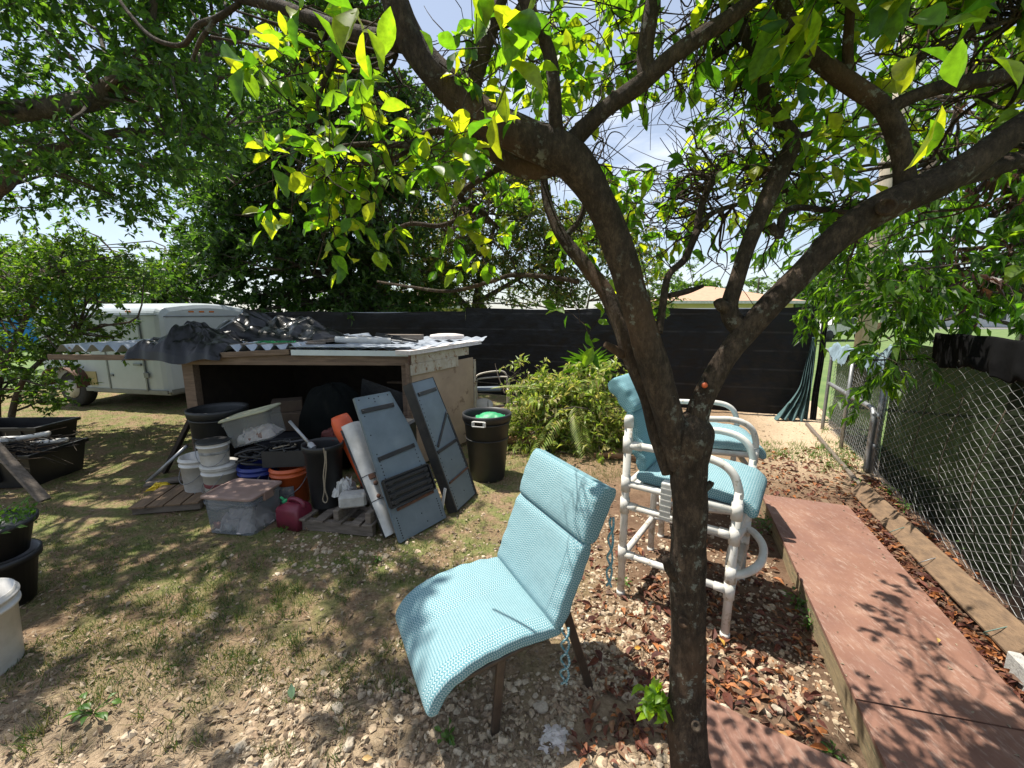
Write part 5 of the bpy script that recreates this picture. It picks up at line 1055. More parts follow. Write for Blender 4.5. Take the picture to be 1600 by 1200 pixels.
wire((6.35, 7.4, 8.3), (9, 40, 7.6), .6, 'overhead wire running away from the utility pole')
wire((7.2, 7.4, 8.3), (40, 34, 7.6), .8, 'overhead wire running to the right from the utility pole')

# ================================================================== TREES
def tree(name, label, base, trunk_pts, cents, rad, ntw, nl, size, lm, bark, asp=.5, droop=0, tmpl=T_MID, r0=.05, frac=1.0, tw=.004, spread=.7, group=None, extra=None, seed=0):
    r = np.random.default_rng(seed+100); t = thing(name, label, 'tree' if 'shrub' not in name else 'shrub', base, group=group)
    m = MB(); anchors = []
    for P in trunk_pts: anchors += [tuple(a) for a in limb(m, P, 12, 6, .06)]
    connect(m, cents, anchors, r0, .007, frac, sag=.08)
    b, d, n, L, W, st, en = twigs(cents, rad, ntw, nl, size, asp, droop, r, spread=spread)
    part('trunk', join(mb_arr(MB_tri(m)), sticks(st, en, tw)), bark, t, world=True)
    part('crown', leaves(b, d, n, L, W, tmpl), lm, t, world=True)
    if extra: extra(t)
    return t
def MB_tri(m):
    f2 = []
    for f in m.f:
        if len(f) <= 4: f2.append(f)
        else: f2 += [(f[0], f[i], f[i+1]) for i in range(1, len(f)-1)]
    m.f = f2; return m

# A: fine-leaved tree overhanging from the left
rA = np.random.default_rng(21)
cA_ = region([(-60, -120, 250, 130, 3.2, 5.5, 58), (-60, 130, 330, 270, 3.2, 6.0, 50), (200, -100, 420, 120, 3.6, 6.0, 36), (250, 90, 470, 260, 4.5, 7.0, 30), (80, 250, 330, 335, 4.0, 6.5, 18), (-30, 290, 60, 330, 4.5, 6, 3)], rA)
up_c = rA.uniform([-6.6, .4, 4.7], [-1.7, 5.0, 6.2], (430, 3))  # unseen crown clusters over the yard, added to shade the left ground in patches
def shadow_xy(c, z=0.0): return c[:, 0]+.36*(c[:, 2]-z), c[:, 1]-.18*(c[:, 2]-z)
sx_, sy_ = shadow_xy(up_c); patch = np.array([noise.noise(Vector((a*1.5, b*1.5, 11))) for a, b in zip(sx_, sy_)])
up_c = up_c[(patch > -.03) & (sx_ < -.15-.25*(sy_-1)) & (sy_ > 1.4+.15*sx_)]
cA_ = np.r_[cA_, up_c]
bl = [PY(-90, 360, 4.2), PY(0, 285, 4.2), PY(50, 250, 4.2), PY(120, 225, 4.3), PY(210, 205, 4.5), PY(330, 215, 5.2)]
b2 = [PY(-120, 200, 3.8), PY(20, 175, 3.8), PY(130, 160, 3.8), PY(190, 130, 3.9), PY(235, 112, 4.0), PY(285, 105, 4.1), PY(340, 80, 4.4)]
b3 = [PY(215, 118, 3.95), PY(228, 60, 3.9), PY(238, 0, 3.9), PY(240, -60, 3.9)]
TA = Vector((-6.9, 4.2, 0))
skA = [[(*TA, .26), (-6.85, 4.2, 1.0, .22), (*((TA+Vector((.2, 0, 2.0)))), .19), (*bl[0], .10), (*bl[1], .085), (*bl[2], .07), (*bl[3], .05), (*bl[4], .035), (*bl[5], .02)],
       [(-6.75, 4.2, 1.8, .17), (-6.5, 4.1, 2.8, .14), (*b2[0], .10), (*b2[1], .085), (*b2[2], .08), (*b2[3], .078), (*b2[4], .065), (*b2[5], .05), (*b2[6], .03)],
       [(*p, q) for p, q in zip(b3, (.055, .045, .035, .02))],
       [(*PY(140, 125, 3.9), .035), (*PY(160, 105, 3.9), .03), (*PY(180, 85, 3.9), .022), (*PY(225, 78, 3.8), .015)]]
tree('shade_tree', 'big fine-leaved tree reaching over the yard from beyond the left edge', TA, skA, cA_, .36, 6, 24, .066, LEAF_A, BARK2, .50, .15, T_LO, .022, .45, .003, seed=1)
# B: dense dark tree behind the trailer/shed
rB = np.random.default_rng(22)
cB = region([(400, 30, 620, 230, 9.0, 11.5, 75), (330, 200, 660, 400, 8.8, 11.5, 130), (280, 380, 640, 500, 9.3, 11.2, 90), (610, 120, 680, 330, 9.5, 11, 22), (440, -80, 600, 60, 9, 11, 24), (300, 260, 400, 380, 9.5, 11.5, 22)], rB)
tree('dense_tree', 'tall dense dark green tree behind the trailer and the shed', (-3.6, 10.4, 0), [[(-3.6, 10.4, -.05, .3), (-3.6, 10.4, 1.5, .26), (-3.4, 10.4, 3.2, .2), (-3.1, 10.3, 5.5, .12), (-3.0, 10.3, 7.5, .05)], [(-3.6, 10.4, 1.6, .16), (-4.6, 10.2, 3.2, .1), (-5.2, 10.1, 4.6, .05)]], cB, .70, 7, 28, .125, LEAF_B, BARK2, .5, .1, T_LO, .06, .6, .006, seed=2)
# C: bush by the left edge
rC = np.random.default_rng(23)
cC = region([(-60, 370, 130, 480, 4.9, 6.2, 40), (-60, 470, 100, 640, 4.7, 6.0, 44), (90, 430, 190, 540, 5.0, 6.0, 14), (100, 380, 230, 450, 5.2, 6.4, 14)], rC)
tree('leafy_shrub', 'bright green leafy shrub at the left edge in front of the trailer', (-7.3, 5.6, 0), [[(-7.3, 5.6, -.03, .05), (-7.0, 5.5, .7, .04), (-6.5, 5.5, 1.5, .03), (-6.0, 5.5, 2.2, .02)], [(-6.9, 5.4, -.03, .04), (-6.4, 5.3, .8, .03), (-5.7, 5.4, 1.4, .02)]], cC, .30, 6, 24, .058, LEAF_C, BARK2, .5, .1, T_LO, .02, .8, .003, seed=3)
cC2 = region([(130, 420, 330, 480, 9.6, 11.2, 45), (-80, 380, 140, 470, 10.5, 13, 40), (215, 405, 300, 440, 10, 11, 10)], rC)
tree('background_shrub', 'mid green shrubbery behind the trailer roof', (-8.5, 10.4, 0), [[(-8.5, 10.4, -.05, .08), (-8.4, 10.4, 1.5, .05), (-8.2, 10.4, 2.6, .03)]], cC2, .6, 6, 26, .10, LEAF_C, BARK2, .5, .1, T_LO, .03, .4, .005, seed=4)
# D: olive leafy trees beyond the black fence
rD = np.random.default_rng(24)
cD = region([(640, 330, 900, 480, 11.2, 13.5, 150), (690, 220, 860, 340, 11.5, 13.5, 60), (880, 330, 1010, 470, 11.5, 13.5, 52), (560, 300, 700, 470, 11, 12.5, 40)], rD)
tree('olive_tree', 'loose olive and bronze leaved tree beyond the corner of the black fence', (-1.2, 12.4, 0), [[(-1.2, 12.4, -.05, .16), (-1.1, 12.4, 1.6, .13), (-.9, 12.3, 2.8, .09), (-.4, 12.3, 4.4, .05), (.2, 12.3, 6.0, .02)], [(-1.1, 12.4, 1.6, .09), (-2.2, 12.3, 2.8, .05), (-2.8, 12.2, 3.6, .02)], [(-1.0, 12.4, 2.0, .08), (.8, 12.3, 3.0, .05), (2.2, 12.3, 3.8, .02)]], cD, .62, 6, 24, .115, LEAF_D, BARK2, .42, .1, T_LO, .035, .8, .006, spread=.8, seed=5)
cD2 = region([(960, 405, 1075, 470, 14, 16, 26), (560, 430, 700, 490, 10.8, 12, 30)], rD)
tree('leafy_shrub', 'light green shrub growing just over the top of the black fence', (2.5, 14.8, 0), [[(2.5, 14.8, -.05, .08), (2.6, 14.8, 1.4, .05), (2.8, 14.8, 2.6, .02)]], cD2, .55, 6, 24, .11, LEAF_C, BARK2, .45, .1, T_LO, .03, .3, .005, seed=6)
# E: long-leaved tree hanging over the chain-link fence
rE = np.random.default_rng(25)
cE = region([(1270, 330, 1420, 430, 3.4, 4.6, 9), (1385, 420, 1440, 510, 3.0, 3.7, 9), (1400, 200, 1640, 470, 2.9, 4.2, 22), (1180, 190, 1420, 380, 3.6, 5.2, 11), (1250, -80, 1650, 220, 3.2, 5.0, 18), (1260, 430, 1310, 490, 3.9, 4.3, 4), (1440, 400, 1620, 470, 2.8, 3.6, 5), (1360, 500, 1390, 570, 3.0, 3.4, 3), (1640, -60, 1800, 420, 2.6, 3.8, 14)], rE)
def deadE(t):
    c = region([(1470, 260, 1620, 430, 3.0, 3.8, 22), (1540, 160, 1620, 300, 3, 3.6, 5)], rE); b, d, n, L, W, st, en = twigs(c, .22, 4, 7, .085, .30, .9, rE, spread=.5)
    part('withered_leaves', leaves(b, d, n, L, W, T_MID), LEAF_DEAD, t, world=True)
TE = Vector((5.0, 3.9, 0))
tree('long_leaved_tree', 'drooping long-leaved tree hanging over the chain-link fence at the right', TE, [[(*TE, .13), (5.0, 3.9, 1.0, .11), (4.85, 3.95, 2.4, .09), (4.3, 4.0, 3.4, .06), (3.4, 4.0, 4.2, .03)], [(4.95, 3.9, 1.5, .06), (4.3, 3.7, 2.6, .04), (3.5, 3.6, 2.9, .02)], [(4.9, 3.9, 2.0, .06), (5.2, 3.2, 3.2, .04), (5.0, 2.8, 3.9, .02)]], cE, .32, 5, 14, .105, LEAF_E, BARK2, .30, .75, T_MID, .022, .9, .0035, spread=.45, extra=deadE, seed=7)
# far trees
rF = np.random.default_rng(26)
for i, (px, Y, hh, wdt, lab) in enumerate([(1325, 60, 5.2, 11, 'dark rounded tree on the skyline beyond the gate'), (1250, 75, 8.5, 14, 'pale green far tree just right of the house roof'), (1450, 80, 8, 16, 'wide tree line clump far behind the hanging leaves'), (1590, 70, 8.5, 14, 'far tree at the right edge of the skyline'), (1100, 90, 9, 12, 'distant tree above the tan house roof'), (30, 30, 5.6, 7, 'far green tree behind the shrub at the left edge')]):
    c0 = PY(px, 488, Y); cs = rF.normal(size=(70, 3))*[wdt*.28, wdt*.2, hh*.20]+[c0.x, Y, hh*.58]
    tree('background_tree', lab, (c0.x, Y, 0), [[(c0.x, Y, -.05, .35), (c0.x, Y, hh*.5, .2)]], cs, 1.6, 6, 18, .55, LEAF_B if i in (0,) else LEAF_C, BARK2, .6, .1, T_LO, .12, .3, .02, group='trees on the skyline', seed=8+i)
def palm(px, Y, h, lab):
    c0 = PY(px, 488, Y); t = thing('palm_tree', lab, 'palm', (c0.x, Y, 0), group='palms on the skyline'); m = MB(); m.tube([(0, 0, 0), (.1, 0, h)], [.18, .12], 8); part('trunk', m, BARK2, t)
    n = 13; ar = []
    for i in range(n):
        a = 2*pi*i/n+rF.uniform(-.2, .2); k = 24; s = np.repeat(np.linspace(.1, 1, k//2), 2); sd = np.tile([-1, 1], k//2); dv = np.array([cos(a), sin(a), .45]); b0 = np.array([.1, 0, h])+dv*s[:, None]*2.0-np.array([0, 0, 1.5])*(s**2)[:, None]; ss = np.array([-sin(a), cos(a), 0])
        ar.append(leaves(b0, dv*.5+ss*sd[:, None]+[0, 0, -.5], np.tile([0, 0, 1.0], (k, 1)), np.full(k, .55), np.full(k, .09), T_LO))
    part('crown', join(*ar), LEAF_B, t)
palm(1303, 48, 6.0, 'small palm on the skyline left of the utility pole'); palm(1180, 62, 6.8, 'tiny palm on the skyline right of the tan roof')

# ================================================================== CITRUS TREE (the near tree)
ct = thing('citrus_tree', 'dark forked citrus tree with lichen-spotted bark standing before the bar stools', 'tree', (.61, 1.12, 0))
cm = MB(); sk = []
def L_(pts, n=18, k=9, jit=.065):
    P = []
    for (px, py, Y, wpx) in pts:
        p = PY(px, py, Y); wpx *= .73 if wpx > 12 else .9; P.append((*p, wpx/2*(Y/_dir(px, py).y)/F))
    A = limb(cm, P, n, k, jit); sk.append(A); return A
base_p = [(.61, 1.12, -.03, .105), (.612, 1.125, .04, .07)]
def LT(pts): 
    P = list(base_p)
    for (px, py, Y, wpx) in pts: wpx *= .93; p = PY(px, py, Y); P.append((*p, wpx/2*(Y/_dir(px, py).y)/F))
    A = limb(cm, P, 30, 12, .07); sk.append(A)
LT([(1073, 1150, 1.13, 62), (1073, 1100, 1.14, 60), (1075, 1000, 1.15, 55), (1074, 900, 1.15, 55), (1078, 800, 1.15, 54), (1077, 730, 1.15, 58), (1080, 680, 1.15, 70), (1082, 655, 1.15, 46), (1083, 640, 1.15, 12)])
# left main limb
L_([(1062, 730, 1.15, 46), (1050, 670, 1.145, 58), (1030, 600, 1.14, 62), (1005, 520, 1.13, 60), (985, 450, 1.12, 62), (960, 370, 1.11, 64), (928, 300, 1.10, 68), (885, 245, 1.09, 82), (820, 215, 1.08, 74), (750, 178, 1.07, 68), (695, 130, 1.06, 66), (650, 75, 1.06, 62), (622, 20, 1.05, 58), (600, -60, 1.04, 50), (560, -180, 1.02, 36)], 20)
L_([(650, 70, 1.06, 44), (600, 62, 1.08, 36), (545, 50, 1.12, 32), (490, 30, 1.15, 27), (430, 8, 1.2, 24), (370, -5, 1.25, 20), (300, -30, 1.3, 15)])
L_([(375, 5, 1.25, 9), (340, 28, 1.26, 13), (310, 40, 1.28, 10), (285, 70, 1.3, 8), (240, 60, 1.32, 7), (205, 25, 1.34, 6), (180, -10, 1.36, 5)])
L_([(340, 28, 1.26, 8), (315, 60, 1.27, 7), (300, 95, 1.28, 5)])
L_([(880, 250, 1.12, 52), (830, 262, 1.15, 46), (780, 240, 1.18, 42), (742, 195, 1.2, 38), (738, 145, 1.2, 34), (755, 80, 1.2, 34), (775, 20, 1.2, 30), (800, -50, 1.2, 24)])
L_([(765, 40, 1.2, 20), (800, 30, 1.2, 18), (830, -20, 1.2, 16)])
L_([(875, 235, 1.08, 34), (868, 190, 1.06, 30), (866, 140, 1.05, 28), (858, 85, 1.05, 28), (840, 40, 1.04, 28), (815, -10, 1.04, 26), (790, -80, 1.04, 20)])
L_([(880, 240, 1.09, 46), (905, 210, 1.08, 38), (950, 168, 1.07, 36), (1005, 128, 1.06, 36), (1048, 90, 1.05, 36), (1105, 50, 1.05, 34), (1165, 8, 1.04, 30), (1230, -60, 1.03, 24)], 16)
L_([(1012, 122, 1.06, 36), (1008, 85, 1.06, 36), (1014, 40, 1.05, 34), (1022, -20, 1.05, 30), (1020, -100, 1.05, 22)])
# left slim second limb
L_([(1045, 740, 1.17, 28), (1030, 690, 1.19, 34), (1012, 620, 1.2, 36), (985, 555, 1.22, 36), (968, 505, 1.24, 34), (945, 455, 1.27, 32), (915, 415, 1.3, 30), (880, 372, 1.33, 26), (860, 330, 1.36, 22), (850, 285, 1.38, 18), (850, 240, 1.4, 14)])
L_([(975, 555, 1.22, 22), (958, 545, 1.21, 18), (946, 538, 1.2, 14)], k=3)
L_([(880, 372, 1.33, 12), (905, 345, 1.33, 10), (915, 300, 1.33, 9), (900, 255, 1.33, 7)])
# right limb
L_([(1086, 690, 1.15, 44), (1092, 640, 1.15, 46), (1112, 595, 1.15, 46), (1140, 550, 1.15, 46), (1168, 515, 1.15, 50), (1205, 475, 1.14, 50), (1255, 425, 1.13, 52), (1305, 375, 1.12, 56), (1360, 335, 1.11, 62), (1420, 305, 1.10, 64), (1480, 278, 1.09, 62), (1540, 240, 1.08, 56), (1600, 195, 1.07, 52), (1680, 150, 1.06, 44), (1800, 90, 1.05, 34)], 20)
L_([(1470, 283, 1.1, 40), (1530, 270, 1.12, 38), (1590, 250, 1.13, 36), (1680, 225, 1.15, 30)])
L_([(1172, 522, 1.16, 42), (1148, 502, 1.17, 40), (1140, 478, 1.18, 34), (1150, 440, 1.19, 32), (1165, 395, 1.2, 32), (1190, 330, 1.22, 34), (1215, 275, 1.23, 36), (1238, 222, 1.24, 32), (1218, 188, 1.25, 28), (1196, 150, 1.26, 26), (1183, 100, 1.27, 24), (1165, 55, 1.28, 22), (1152, 10, 1.3, 20), (1140, -60, 1.3, 16)], 16)
L_([(1145, 485, 1.18, 30), (1128, 478, 1.17, 26), (1122, 470, 1.165, 20)], k=3)
L_([(1415, 312, 1.11, 46), (1412, 262, 1.12, 38), (1400, 205, 1.13, 38), (1378, 165, 1.14, 38), (1340, 138, 1.15, 38), (1298, 108, 1.15, 36), (1255, 70, 1.15, 34), (1230, 25, 1.15, 30), (1210, -30, 1.15, 26)], 16)
L_([(1385, 172, 1.13, 28), (1425, 152, 1.12, 28), (1475, 136, 1.11, 28), (1540, 124, 1.1, 28), (1600, 114, 1.1, 26), (1700, 100, 1.1, 20)])
L_([(1325, 118, 1.15, 20), (1325, 70, 1.14, 19), (1328, 20, 1.13, 18), (1330, -50, 1.12, 14)])
L_([(1412, 132, 1.12, 11), (1425, 105, 1.12, 11), (1450, 82, 1.11, 10), (1490, 62, 1.1, 9), (1550, 42, 1.1, 8), (1610, 20, 1.1, 6)])
L_([(1238, 215, 1.24, 14), (1260, 210, 1.24, 10), (1290, 200, 1.25, 8)], k=4)
L_([(1205, 350, 1.23, 14), (1218, 368, 1.23, 16), (1222, 340, 1.24, 12), (1240, 325, 1.25, 10), (1290, 328, 1.26, 9), (1345, 335, 1.26, 8)])
# small limbs behind
L_([(1030, 520, 1.2, 16), (1036, 475, 1.22, 15), (1045, 430, 1.25, 14), (1070, 405, 1.28, 12), (1088, 365, 1.3, 12), (1110, 335, 1.32, 10), (1150, 320, 1.35, 8)])
L_([(1045, 462, 1.24, 9), (1075, 455, 1.26, 9), (1098, 447, 1.28, 6)], k=4)
L_([(1085, 375, 1.3, 11), (1100, 310, 1.32, 12), (1125, 270, 1.34, 10), (1170, 262, 1.36, 8), (1230, 270, 1.4, 6)])
L_([(905, 440, 1.3, 9), (850, 432, 1.34, 8), (800, 430, 1.4, 8), (760, 442, 1.45, 7), (700, 455, 1.5, 6), (640, 448, 1.6, 5), (590, 440, 1.7, 4)])
L_([(740, 330, 1.5, 9), (690, 352, 1.52, 8), (640, 350, 1.54, 7), (600, 368, 1.55, 5)])
L_([(800, 250, 1.2, 12), (720, 305, 1.35, 11), (760, 340, 1.4, 10), (700, 360, 1.5, 8)])
L_([(790, 245, 1.2, 12), (740, 225, 1.15, 11), (680, 205, 1.1, 12), (640, 225, 1.06, 12), (590, 225, 1.03, 10), (540, 228, 1.0, 8), (500, 240, 1.0, 5)])
L_([(680, 205, 1.1, 9), (630, 240, 1.08, 8), (590, 255, 1.05, 7), (550, 255, 1.03, 5)])
L_([(530, 45, 1.13, 11), (522, 90, 1.14, 10), (505, 130, 1.15, 9), (497, 160, 1.16, 8), (495, 185, 1.17, 5)])
L_([(520, 20, 1.14, 7), (500, 75, 1.2, 6), (465, 105, 1.24, 5), (430, 130, 1.28, 4)])
for q in range(7):   # long straight thin shoots at the top left
    y0 = rng.uniform(-30, 60); L_([(330+q*20, y0, 1.3, 4), (430+q*15, y0+22+q*3, 1.25, 5), (540+q*10, y0+55, 1.2, 6), (620, 85, 1.12, 7)], 7, 4)
KNOTM = bark_mat('knot_bark', ((.03, .022, .016), (.07, .05, .036), (.14, .11, .08)), .8)
# knots and stubs
L_([(1056, 905, 1.14, 20), (1046, 888, 1.12, 22), (1040, 872, 1.11, 15)], k=3)
L_([(1100, 765, 1.14, 16), (1109, 757, 1.13, 15), (1112, 752, 1.13, 9)], k=3)
for (px, py, Y, r_) in ((1068, 972, 1.085, .013), (1385, 322, 1.055, .017), (1088, 1135, 1.07, .012)):
    p = PY(px, py, Y); dd = (Vector((0, 0, H))-p).normalized(); q = Vector((0, 0, 1)).rotation_difference(dd).to_matrix(); kn = MB(); kn.lathe([(r_*1.3, -.016), (r_*1.25, .002), (r_*.95, .008), (r_*.6, .001), (0, -.006)], 14, tuple(p), q); part('knot', kn, KNOTM, ct, 'round branch scar', world=True)
# cut orange scar
p = PY(1101, 602, 1.115); sc = MB(); sc.lathe([(.0085, -.004), (.007, .004), (0, .003)], 10, tuple(p), (Vector((0, 0, 1)).rotation_difference((Vector((0, 0, H))-p).normalized())).to_matrix(), sy=1.0); part('fresh_cut', sc, ORANGEP, ct, world=True)
# twigs: bare tangle and leafy shoots
allA = np.concatenate(sk); up_A = allA[allA[:, 2] > 1.55]
rc = np.random.default_rng(77)
def shoots(boxes, seed, rad, wob=.16, k=6):
    """thin wandering twigs inside a view wedge, each joined back to the nearest limb"""
    r = np.random.default_rng(seed); ends = []
    for (x0, y0, x1, y1, Y0, Y1, n) in boxes:
        for _ in range(n):
            c = np.array(PY(r.uniform(x0, x1), r.uniform(y0, y1), r.uniform(Y0, Y1))); i = int(np.argmin(np.linalg.norm(up_A[:, :3]-c, axis=1)+r.uniform(0, .25, len(up_A)))); a = up_A[i, :3]
            dist = np.linalg.norm(c-a); P = []
            if dist > .9: a = c + (a-c)*.9/dist; dist = .9
            rr = min(rad*(.5+dist*1.1), up_A[i, 3]*.6+.002)
            for j in range(k+1):
                f = j/k; p = a+(c-a)*f + r.normal(size=3)*wob*dist*.32*(0 if j == 0 else 1); P.append((*p, max(.0009, rr*(1-.78*f))))
            limb(cm, P, 5, 4, 0); ends.append(c)
            for _b in range(2):
                j = r.integers(2, k); q = np.array(P[j][:3]); dv = nrm(r.normal(size=3)+(c-a)/dist*.5)*r.uniform(.08, .25); limb(cm, [(*q, .0017), (*(q+dv*.5+r.normal(size=3)*.012), .0013), (*(q+dv), .0008)], 4, 2, 0)
    return np.array(ends)
shoots([(900, 120, 1150, 320, 1.15, 1.7, 52), (620, 0, 830, 230, 1.15, 1.6, 20), (1000, 0, 1200, 160, 1.2, 1.7, 26), (700, 200, 960, 400, 1.3, 1.9, 34), (1150, 250, 1400, 430, 1.3, 1.9, 26), (1350, 60, 1600, 260, 1.2, 1.7, 24), (980, 300, 1150, 440, 1.3, 1.8, 18)], 5, .0052, wob=.15, k=6)
LB = [(390, 25, 520, 120, 1.05, 1.25, 7), (440, 90, 540, 160, 1.1, 1.35, 4), (430, 140, 640, 250, .95, 1.3, 16), (425, 240, 600, 320, .95, 1.3, 12), (480, 310, 640, 390, 1.0, 1.3, 6), (640, 280, 760, 390, 1.1, 1.5, 11), (620, 150, 740, 260, 1.0, 1.3, 11),
      (700, 20, 860, 160, 1.0, 1.3, 11), (850, 0, 1010, 130, 1.15, 1.6, 22), (1020, 10, 1200, 110, 1.15, 1.6, 18), (1080, 100, 1240, 260, 1.2, 1.7, 18), (1040, 250, 1200, 380, 1.3, 1.9, 18), (880, 270, 1040, 380, 1.4, 1.9, 13), (900, 400, 1010, 510, 1.35, 1.6, 5),
      (1200, 0, 1400, 180, 1.15, 1.7, 20), (1200, 180, 1400, 330, 1.2, 1.7, 16), (1400, 0, 1620, 140, 1.25, 1.8, 15), (1400, 140, 1620, 260, 1.3, 1.8, 8), (1230, 330, 1330, 390, 1.3, 1.7, 5), (740, 160, 860, 230, 1.3, 1.7, 5)]
LB = [(*q[:6], max(3, int(q[6]*.85))) for q in LB]
ends = shoots(LB, 6, .0038)
above = shoots([(900, -420, 1300, -30, .9, 1.9, 26), (1100, -500, 1700, -30, .8, 1.9, 50), (1640, -200, 2100, 500, 1.15, 1.8, 50), (1100, -900, 1900, -400, .7, 1.2, 30)], 8, .0028)  # unseen shoots over the top and right of view, added for their shadows
def clearsun(c):
    keep = np.ones(len(c), bool)
    for (x0, x1, y0, y1, z, pr) in ((-.6, .30, 1.0, 2.05, .6, .93), (.5, 1.9, 1.8, 3.5, .6, .6), (-.9, .5, .8, 1.6, 0, .5), (1.1, 2.7, 1.6, 3.4, .1, .12)):
        sx_, sy_ = shadow_xy(c, z); ins = (sx_ > x0) & (sx_ < x1) & (sy_ > y0) & (sy_ < y1); keep &= ~(ins & (rc.uniform(size=len(c)) < pr))
    return c[keep]
def citlv(c, rad, ntw, nl, size, sd, tm=T_FULL):
    b, d, n, L, W, st, en = twigs(c, rad, ntw, nl, size, .46, .25, np.random.default_rng(sd), up=.9, spread=.55, varsize=.28); return leaves(b, d, n, L, W*1.12, tm, True), sticks(st, en, .0016)
ends = clearsun(ends); above = clearsun(above); ends = np.r_[ends, shoots([(1090, 150, 1270, 300, 2.0, 2.6, 11), (768, 275, 818, 335, 1.6, 1.8, 4)], 9, .003)]  # last shoots are added to throw leaf shadows on boardwalk and headrest
la, sa = citlv(ends, .11, 3, 5, .048, 1, T_NEAR); lb, sb = citlv(above, .17, 3, 7, .075, 2)
bigc = np.array([PY(x, y, Y) for x, y, Y in ((760, 70, .72), (800, 110, .75), (745, 130, .78), (610, 10, .62), (1520, 95, .50), (1450, 60, .6), (430, 60, .85), (400, 90, .9), (470, 40, .85))])
lc, sc_ = citlv(bigc, .05, 2, 3, .058, 4, T_NEAR)
part('trunk', join(mb_arr(MB_tri(cm)), sa, sb, sc_), BARK, ct, world=True)
part('crown', join(la, lb, lc), LEAF_CIT, ct, world=True)

# ================================================================== GROUND SCATTER
def scat_px(x0, y0, x1, y1, n, r=rng):
    px = r.uniform(x0, x1, n); py = r.uniform(y0, y1, n); P = np.array([PZ(a, b) for a, b in zip(px, py)]); return P[:, :2]
def onground(XY, dz=0): return np.c_[XY, [gz(x, y)+dz for x, y in XY]]
ico_v = []; 
ph = (1+5**.5)/2
for a, b in ((-1, ph), (1, ph), (-1, -ph), (1, -ph)): ico_v += [(a, b, 0)]
for a, b in ((-1, ph), (1, ph), (-1, -ph), (1, -ph)): ico_v += [(0, a, b)]
for a, b in ((ph, -1), (ph, 1), (-ph, -1), (-ph, 1)): ico_v += [(a, 0, b)]
ICO = np.array(ico_v, float)/1.9
ICF = np.array([(0, 11, 5), (0, 5, 1), (0, 1, 7), (0, 7, 10), (0, 10, 11), (1, 5, 9), (5, 11, 4), (11, 10, 2), (10, 7, 6), (7, 1, 8), (3, 9, 4), (3, 4, 2), (3, 2, 6), (3, 6, 8), (3, 8, 9), (4, 9, 5), (2, 4, 11), (6, 2, 10), (8, 6, 7), (9, 8, 1)])
def stones(P, s, r):
    n = len(P); V = ICO[None]*(1+r.normal(size=(n, 12, 1))*.22)*s[:, None, None]*r.uniform(.6, 1.25, (n, 1, 3))*[1, 1, .75]
    a = r.uniform(0, 2*pi, n); c_, s_ = np.cos(a)[:, None], np.sin(a)[:, None]; X = V[..., 0]*c_-V[..., 1]*s_; Y = V[..., 0]*s_+V[..., 1]*c_
    V = np.stack([X, Y, V[..., 2]], -1)+P[:, None, :]; return (V.reshape(-1, 3), [(ICF[None]+(np.arange(n)*12)[:, None, None]).reshape(-1, 3)], False)
rs = np.random.default_rng(31)
XY = np.r_[scat_px(900, 800, 1260, 1200, 3400, rs), scat_px(380, 1060, 900, 1215, 1900, rs), scat_px(430, 830, 640, 900, 420, rs), scat_px(0, 850, 700, 1200, 420, rs), scat_px(860, 950, 1050, 1200, 1300, rs), scat_px(1100, 1020, 1340, 1200, 500, rs), scat_px(640, 800, 1000, 960, 700, rs), scat_px(1180, 640, 1340, 760, 500, rs), scat_px(-100, 1100, 500, 1300, 400, rs)]
cl = np.array([noise.noise(Vector((x*2.5, y*2.5, 7))) for x, y in XY]); XY = XY[cl > -.28+.0*cl]
sz = np.minimum(.0035+rs.gamma(1.7, .0032, len(XY)), .03); stuff('gravel', stones(onground(XY, .002), sz, rs), STONEM, 'pale coral gravel strewn over the soil', 'gravel')
XY = np.r_[scat_px(880, 900, 1200, 1200, 90, rs), scat_px(420, 1080, 900, 1200, 80, rs)]; stuff('larger_gravel', stones(onground(XY, .006), rs.uniform(.010, .022, len(XY)), rs), STONEM, 'knobbly pieces of coral rock among the leaf litter', 'gravel')
def rock(px, py, s, label):
    p = PZ(px, py); m = MB(); K = 14
    m.grid(lambda u, v: Vector((s*1.25*sin(pi*v)*cos(2*pi*u), s*.85*sin(pi*v)*sin(2*pi*u), s*.45-s*.75*cos(pi*v)))*(1+.28*noise.noise(Vector((cos(2*pi*u)*sin(pi*v)*1.6+px, sin(2*pi*u)*sin(pi*v)*1.6, v*2)))+.10*noise.noise(Vector((cos(2*pi*u)*sin(pi*v)*6+px, sin(2*pi*u)*sin(pi*v)*6, v*7)))), 28, 18); solo('rock', m, ROCKM, label, 'rock', (p.x, p.y, gz(p.x, p.y)), rz=px)
rock(527, 1112, .024, 'pale tan rock by itself on the bare soil at the bottom'); rock(845, 1112, .026, 'knobbly coral rock under the aqua chair'); rock(1128, 1120, .03, 'grey rock beside the near corner of the low red board'); rock(1215, 1110, .018, 'white rock between the trunk and the boardwalk'); rock(545, 1170, .022, 'flat tan rock among the gravel at the bottom edge')
p = PZ(868, 1160); solo('crumpled_sheet', heap(.06, .045, 0, 0, 0, .05, 6.6, 26, 20, 1.4), SPOTW, 'crumpled grey-white paper on the soil below the chair', 'paper', (p.x, p.y, .0))
